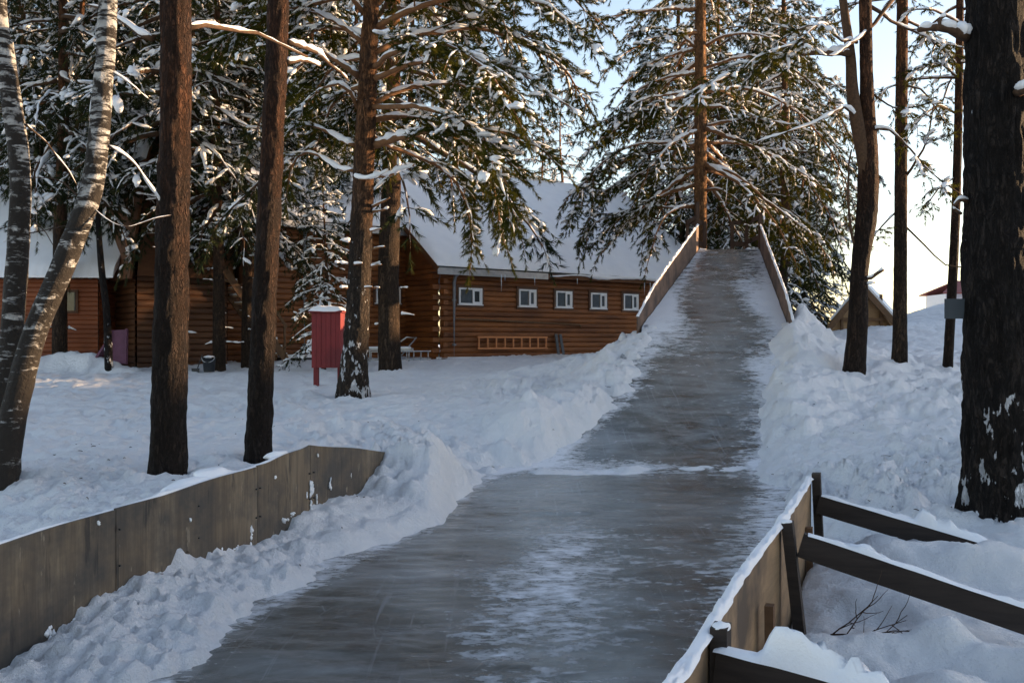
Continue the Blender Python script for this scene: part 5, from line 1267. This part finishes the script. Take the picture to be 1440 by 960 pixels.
LE((978, 210, 0), (930, 200, -.4), (880, 208, -.8), (840, 235, -1.0), (815, 275, -1.1), (800, 310, -1.1), r=.05, bare=.3, **kwE)
LE((978, 235, 0), (925, 240, .4), (875, 255, .7), (835, 285, .9), (825, 340, 1.0), r=.05, bare=.25, **kwE)
LE((993, 130, 0), (1050, 125, .5), (1110, 150, 1.0), (1160, 200, 1.2), (1190, 260, 1.3), (1195, 310, 1.3), r=.055, bare=.3, **kwE)
LE((993, 200, 0), (1050, 205, .5), (1110, 235, .9), (1160, 290, 1.1), (1180, 340, 1.1), r=.055, bare=.3, **kwE)
LE((993, 240, 0), (1040, 255, 1.0), (1090, 295, 1.6), (1130, 350, 1.9), (1150, 400, 2.0), r=.05, bare=.3, **kwE)
LE((993, 95, 0), (1050, 80, -.3), (1110, 95, -.5), (1165, 140, -.6), (1195, 190, -.7), r=.05, bare=.35, **kwE)
crown(TE, HE, 5.0, 4.8, 112, trE, skip=lambda az, z: (225 < az < 318 and z < 11.0) or (az < 38 and z < 11) or (az > 345 and z < 11), el=(2, -20), curve=(.5, 1.0), bare=.25, dens=.85, kw=kwE, bulge=.15)
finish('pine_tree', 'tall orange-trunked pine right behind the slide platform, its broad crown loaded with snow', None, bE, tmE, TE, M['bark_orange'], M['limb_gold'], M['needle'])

# ---------------------------------------------------------------- right-hand pines
kwR = dict(droop=.7, sub=.42, smax=1.0)
def fork(T, b, path):
    Y = b[1]; l = lambda *a: lp(b, *[(x, y, Y + d) for x, y, d in a])
    q = spline(l((1222, 300, 0), (1217, 235, -.02), (1204, 165, -.05), (1198, 120, 0), (1196, 80, .1), (1188, 20, .3), (1180, -40, .4)), 30)
    T.bm.tube(q, np.linspace(.14, .06, 30), 12)
    T.limb(l((1196, 76, .05), (1165, 74, -.2), (1125, 76, -.4), (1090, 82, -.7), (1050, 95, -.9), (1000, 118, -1.1), (970, 140, -1.2)), .065, bare=.35, snowamt=1.2, **kwR)
    T.limb(l((1255, 0, .2), (1225, 40, 0), (1195, 62, -.4), (1165, 80, -.6), (1120, 48, -.8)), .04, bare=.9, dens=.3, snowamt=.9, **kwR)
    T.limb(l((1205, 175, 0), (1192, 153, -.2), (1165, 162, -.4), (1130, 180, -.6), (1095, 188, -.7), (1057, 203, -.8)), .03, .008, dens=0, snowamt=1.0)
    T.limb(l((1225, 185, 0), (1245, 182, -.2), (1275, 202, -.4), (1305, 238, -.5), (1352, 272, -.6)), .035, .008, bare=.6, dens=.25, snowamt=.8, **kwR)
    T.limb(l((1205, 60, 0), (1180, 55, -.3), (1155, 33, -.6), (1120, 60, -.9), (1085, 72, -1.2)), .03, bare=.5, snowamt=1.0, **kwR)
    T.limb(l((1225, 10, 0), (1265, 35, .4), (1310, 55, .7), (1345, 90, .8)), .035, bare=.4, dens=.7, snowamt=1.0, **kwR)
    T.limb(l((1203, 345, 0), (1196, 320, -.1), (1192, 260, -.2), (1196, 210, -.1)), .03, .014, dens=0, snowamt=.2)
    T.limb(l((1207, 390, 0), (1222, 392, -.1), (1235, 384, -.15), (1242, 379, -.15)), .035, .03, dens=0, snowamt=.9)
    T.limb(l((1213, 398, 0), (1222, 399, -.1), (1230, 397, -.1)), .02, .014, dens=0, snowamt=1.4)
    T.limb(l((1225, 130, 0), (1245, 145, -.1), (1262, 152, -.2), (1290, 150, -.3)), .02, bare=.5, dens=.4, snowamt=.6, **kwR)
    for i in range(16):
        z = T.rg.uniform(8.0, 13); az = i * 137.5; px = np.interp(z, path[:, 2], path[:, 0])
        T.rlimb((px, 0, z), az, T.rg.uniform(5, 25), T.rg.uniform(1.5, 2.8), .04, .7, bare=.35, dens=.7, **kwR)
TRK = dict(tuft=.2, needles=26, nl=.085, nw=.013, snow=.24, snow_size=.85)
bare_pine('pine_tree', 'reddish pine with a forked trunk and a snowy limb reaching left, right of the slide', 1200, 521, [(1199, 530, 30), (1206, 460, 27), (1209, 380, 24), (1219, 300, 29), (1221, 220, 27), (1219, 130, 19), (1217, 0, 17)], 'bark_right', 61, .1, limb_fn=fork, sides=30, dz=.06, treekw=TRK, extra=7)
def sparse(pts_list, lo, hi, n, Lr, den):
    def f(T, b, path):
        Y = b[1]
        for r, pts, kw in pts_list: T.limb(lp(b, *[(x, y, Y + d) for x, y, d in pts]), r, **kw)
        for i in range(n):
            z = lo + (hi - lo) * (i + T.rg.random()) / n; az = i * 137.5 + 20; px = np.interp(z, path[:, 2], path[:, 0])
            T.rlimb((px, 0, z), az, T.rg.uniform(-10, 20), T.rg.uniform(*Lr), .03, T.rg.uniform(.4, .9), bare=.5, dens=den, snowamt=.8, **kwR)
    return f
thin = dict(bare=.5, dens=.5, snowamt=.5, **kwR)
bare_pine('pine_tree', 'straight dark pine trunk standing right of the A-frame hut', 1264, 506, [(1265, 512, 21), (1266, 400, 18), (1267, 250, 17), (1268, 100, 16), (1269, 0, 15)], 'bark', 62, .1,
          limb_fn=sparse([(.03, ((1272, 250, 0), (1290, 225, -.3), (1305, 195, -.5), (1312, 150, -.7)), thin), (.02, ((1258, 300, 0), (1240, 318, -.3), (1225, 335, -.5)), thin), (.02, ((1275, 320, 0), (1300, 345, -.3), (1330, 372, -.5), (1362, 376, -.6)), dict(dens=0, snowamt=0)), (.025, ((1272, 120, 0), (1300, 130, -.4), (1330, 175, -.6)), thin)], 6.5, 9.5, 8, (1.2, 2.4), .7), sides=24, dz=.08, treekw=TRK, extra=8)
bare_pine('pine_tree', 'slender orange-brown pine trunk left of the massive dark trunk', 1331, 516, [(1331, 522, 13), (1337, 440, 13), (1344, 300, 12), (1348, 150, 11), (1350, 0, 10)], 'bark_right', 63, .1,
          limb_fn=sparse([(.025, ((1345, 160, 0), (1320, 150, -.3), (1295, 165, -.6), (1280, 190, -.7)), thin), (.025, ((1347, 110, 0), (1320, 90, -.3), (1290, 100, -.6)), dict(bare=.3, dens=.9, snowamt=1, **kwR)), (.02, ((1342, 250, 0), (1322, 262, -.3), (1305, 285, -.5)), thin)], 5.2, 9.0, 13, (1.0, 2.0), .8), sides=20, dz=.1, treekw=TRK, extra=8)

# ---------------------------------------------------------------- middle-distance and background trees: prototypes, then copies
def proto(seed, H, r0, lo, Lmax, n, mat, needle, tuft=.28, needles=28, nl=.135, nw=.019, snow=.31, step=.42, tstep=.28, el=(0, -22), curve=(.5, 1.1), bare=.22, shape=1.15, dens=.9, bulge=.1, limbmat='limb', stubs=0, ico=ICO0, smax=1.4):
    T = Tree(seed, tuft=tuft, needles=needles, nl=nl, nw=nw, snow=snow, ico=ico, step=step, tstep=tstep)
    path = straight(r0, H, seed=seed); tr = lambda z: np.interp(z, path[:, 2], path[:, 3])
    crown(T, H, lo, Lmax, n, tr, el=el, curve=curve, bare=bare, dens=dens, kw=dict(droop=.8, sub=.42, smax=smax), shape=shape, bulge=bulge)
    for i in range(stubs):
        z = T.rg.uniform(.8, lo); az = T.rg.uniform(0, 360); r = tr(z); T.stub((r * math.cos(R(az)), r * math.sin(R(az)), z), az, T.rg.uniform(-10, 15), T.rg.uniform(.1, .5), .018)
    tm = trunkmesh(path, 18, .15, .05, seed, .1)
    o = finish('pine_tree', 'x', None, (0, 0, 0), tm, T, M[mat], M[limbmat], M[needle])
    return o
def copy_tree(src, name=None):
    c = src.copy(); COL.objects.link(c)
    for ch in src.children:
        d = ch.copy(); COL.objects.link(d); d.parent = c
    return c
PR = {
 'tall': proto(201, 17, .20, 4.2, 3.6, 62, 'bark', 'needle_far', stubs=6),
 'full': proto(202, 15, .19, 1.6, 3.4, 74, 'bark', 'needle_far'),
 'airy': proto(203, 18, .20, 5.5, 3.2, 46, 'bark_orange', 'needle_far', dens=.75, snow=.30, stubs=8),
 'young': proto(204, 8.5, .10, 1.4, 1.7, 46, 'bark', 'needle_far', tuft=.24, nl=.12, nw=.022, step=.32, tstep=.22, snow=.36, ico=ICO1, needles=14),
 'near': proto(205, 15, .17, 4.4, 3.0, 66, 'bark', 'needle_far', tuft=.23, needles=26, nl=.11, nw=.014, step=.29, tstep=.20, snow=.26, ico=ICO1, stubs=10),
}
used = set()
def place(kind, px, Y, label, group=None, s=1.0, rz=None, rr=None, py=None, name=None):
    src = PR[kind]; o = src if kind not in used else copy_tree(src); used.add(kind)
    if py is not None: x, Y, g = hit(px, py)
    else: x = X(px, Y); g = gz(x, Y)
    o.location = (x, Y, g - .1); o.rotation_euler = (0, 0, rz if rz is not None else random.random() * 6.28); o.scale = (s, s, s * random.uniform(.95, 1.05))
    o['label'] = label
    if group: o['group'] = group
    elif 'group' in o: del o['group']
    return o
random.seed(4)
place('near', 272, 26, 'dark snow-speckled pine just left of the outside stairs', py=499, s=1.25)
place('near', 308, 26, 'thin pine trunk beside the black bucket in front of the outside stairs', py=521, s=.95)
place('near', 347, 26, 'thin pine trunk right of the outside stairs, half hidden by the slimmer reddish pine', py=516, s=.85)
place('near', 437, 27, 'dark pine trunk beside the grey downpipe, left of the red box', py=500, s=1.0)
place('tall', 550, 26, 'dark pine with snow-flecked foot standing between the red box and the lounger frame', py=519, s=1.35)
place('young', 455, 24.5, 'snow-draped young pine between the red box and the downpipe', s=.62)
DW = 'trees of the dense wood behind the cabin and the log house'
dwl = 'dark snow-laden conifer in the dense wood behind the cabin and the log house'
for kind, px, Y, s in [('full', -120, 33, 1.1), ('full', -40, 36, 1.1), ('tall', 25, 34, 1.1), ('full', 85, 37, 1.15), ('near', 130, 31, 1.15), ('full', 178, 40, 1.1), ('tall', 60, 42, 1.2), ('full', 200, 50, 1.2), ('near', 205, 34, 1.2), ('near', 238, 24.6, 1.25), ('near', 84, 25.2, 1.1), ('near', 112, 28.5, 1.0), ('near', 30, 30, 1.0), ('young', 158, 29, 1.15), ('full', 240, 40, 1.3),
                       ('tall', 262, 46, 1.3), ('full', 335, 47, 1.4), ('tall', 420, 46, 1.35), ('full', 500, 48, 1.4), ('tall', 580, 50, 1.3), ('full', 640, 54, 1.3), ('tall', 130, 48, 1.3), ('full', -200, 40, 1.3), ('airy', 300, 56, 1.3), ('full', 20, 52, 1.5), ('airy', 460, 60, 1.3), ('airy', -90, 50, 1.4)]:
    place(kind, px, Y, dwl, DW, s)
RW = 'pines rising beyond the ridge of the snowy roof'
rwl = 'thin distant pine rising beyond the ridge of the snowy roof'
for kind, px, Y, s in [('airy', 690, 58, .95), ('airy', 762, 68, .9), ('airy', 725, 80, 1.0), ('airy', 790, 78, 1.15)]:
    place(kind, px, Y, rwl, RW, s)
BW = 'pines behind the slide'
bwl = 'snowy pine in the stand behind the slide and its tall orange-trunked pine'
for kind, px, Y, s in [('full', 915, 46, .95), ('tall', 955, 44, 1.1), ('tall', 1010, 41, 1.0), ('tall', 1060, 46, 1.1)]:
    place(kind, px, Y, bwl, BW, s)
place('tall', 1103, 36.5, 'snowy pine with a dark trunk, last of the stand right of the slide', s=.98)
place('full', 1065, 40, bwl, BW, .9); place('full', 1100, 47, bwl, BW, 1.2); place('full', 1000, 48, bwl, BW, 1.2)
place('full', 1128, 44, 'bushy pine filling the gap behind the last pine right of the slide', s=.82)
PR_unused = [k for k in PR if k not in used]
# distant tree line on the horizon
TL = []
rg = np.random.default_rng(77); mb = MB()
for i in range(900):
    x = rg.uniform(-40, 330); y = 430 + rg.uniform(0, 90) - x * .1; h = rg.uniform(7, 15); w_ = h * rg.uniform(.10, .2); g = -1.0
    k = 7; a = np.arange(k) * 2 * math.pi / k + rg.random()
    zs = [0.05, .3, .3, .6, .6, 1.0]; rs = [1.0, .6, .85, .35, .55, .02]
    ring = np.array([[(x + w_ * r_ * math.cos(q) * (1 + .25 * math.sin(3 * q + i)), y + w_ * r_ * math.sin(q), g + h * z_) for q in np.append(a, a[0])] for z_, r_ in zip(zs, rs)])
    mb.grid(ring)
tag(mb.obj('far_wood', M['needle_far']), 'distant dark tree line low on the horizon right of the slide', 'wood', kind='stuff')
# ================================================================== CAMERA, SKY, SUN
cam = bpy.data.cameras.new('camera'); co = bpy.data.objects.new('camera', cam); COL.objects.link(co)
co.location = (0, 0, CAMZ); co.rotation_euler = (R(90), 0, 0)
cam.sensor_width = 36; cam.lens = 36 * F / 1440; cam.clip_start = 0.05; cam.clip_end = 5000
SC.camera = co
w = bpy.data.worlds.new('World'); SC.world = w; w.use_nodes = True; nt = w.node_tree; nt.nodes.clear()
sky = nt.nodes.new('ShaderNodeTexSky'); sky.sky_type = 'NISHITA'; sky.sun_disc = False
sky.sun_elevation = R(SUN_EL); sky.sun_rotation = R(90 - SUN_AZ); sky.altitude = 100; sky.air_density = 1.0; sky.dust_density = 0.6; sky.ozone_density = 1.0
bg = nt.nodes.new('ShaderNodeBackground'); bg.inputs[1].default_value = SKY_S
out = nt.nodes.new('ShaderNodeOutputWorld'); hs = nt.nodes.new('ShaderNodeHueSaturation'); hs.inputs['Saturation'].default_value = 0.85; nt.links.new(sky.outputs[0], hs.inputs['Color']); tn = nt.nodes.new('ShaderNodeMix'); tn.data_type = 'RGBA'; tn.blend_type = 'MULTIPLY'; tn.inputs[0].default_value = 1; tn.inputs[7].default_value = (1.0, 0.965, 1.04, 1); nt.links.new(hs.outputs[0], tn.inputs[6]); nt.links.new(tn.outputs[2], bg.inputs[0]); nt.links.new(bg.outputs[0], out.inputs[0])
sl = bpy.data.lights.new('sun', 'SUN'); so = bpy.data.objects.new('sun', sl); COL.objects.link(so)
sl.energy = SUN_S; sl.angle = R(0.6); sl.color = (1.0, 0.66, 0.36)
d = Vector((math.cos(R(SUN_AZ)) * math.cos(R(SUN_EL)), math.sin(R(SUN_AZ)) * math.cos(R(SUN_EL)), math.sin(R(SUN_EL))))
so.rotation_euler = d.to_track_quat('Z', 'Y').to_euler(); so.location = d * 60
SC.view_settings.view_transform = 'Standard'; SC.view_settings.look = 'None'; SC.view_settings.exposure = EXPO; SC.view_settings.gamma = 1
SC.cycles.max_bounces = 6; SC.cycles.diffuse_bounces = 3; SC.cycles.glossy_bounces = 3; SC.cycles.transmission_bounces = 3; SC.cycles.transparent_max_bounces = 4
SC.cycles.caustics_reflective = False; SC.cycles.caustics_refractive = False
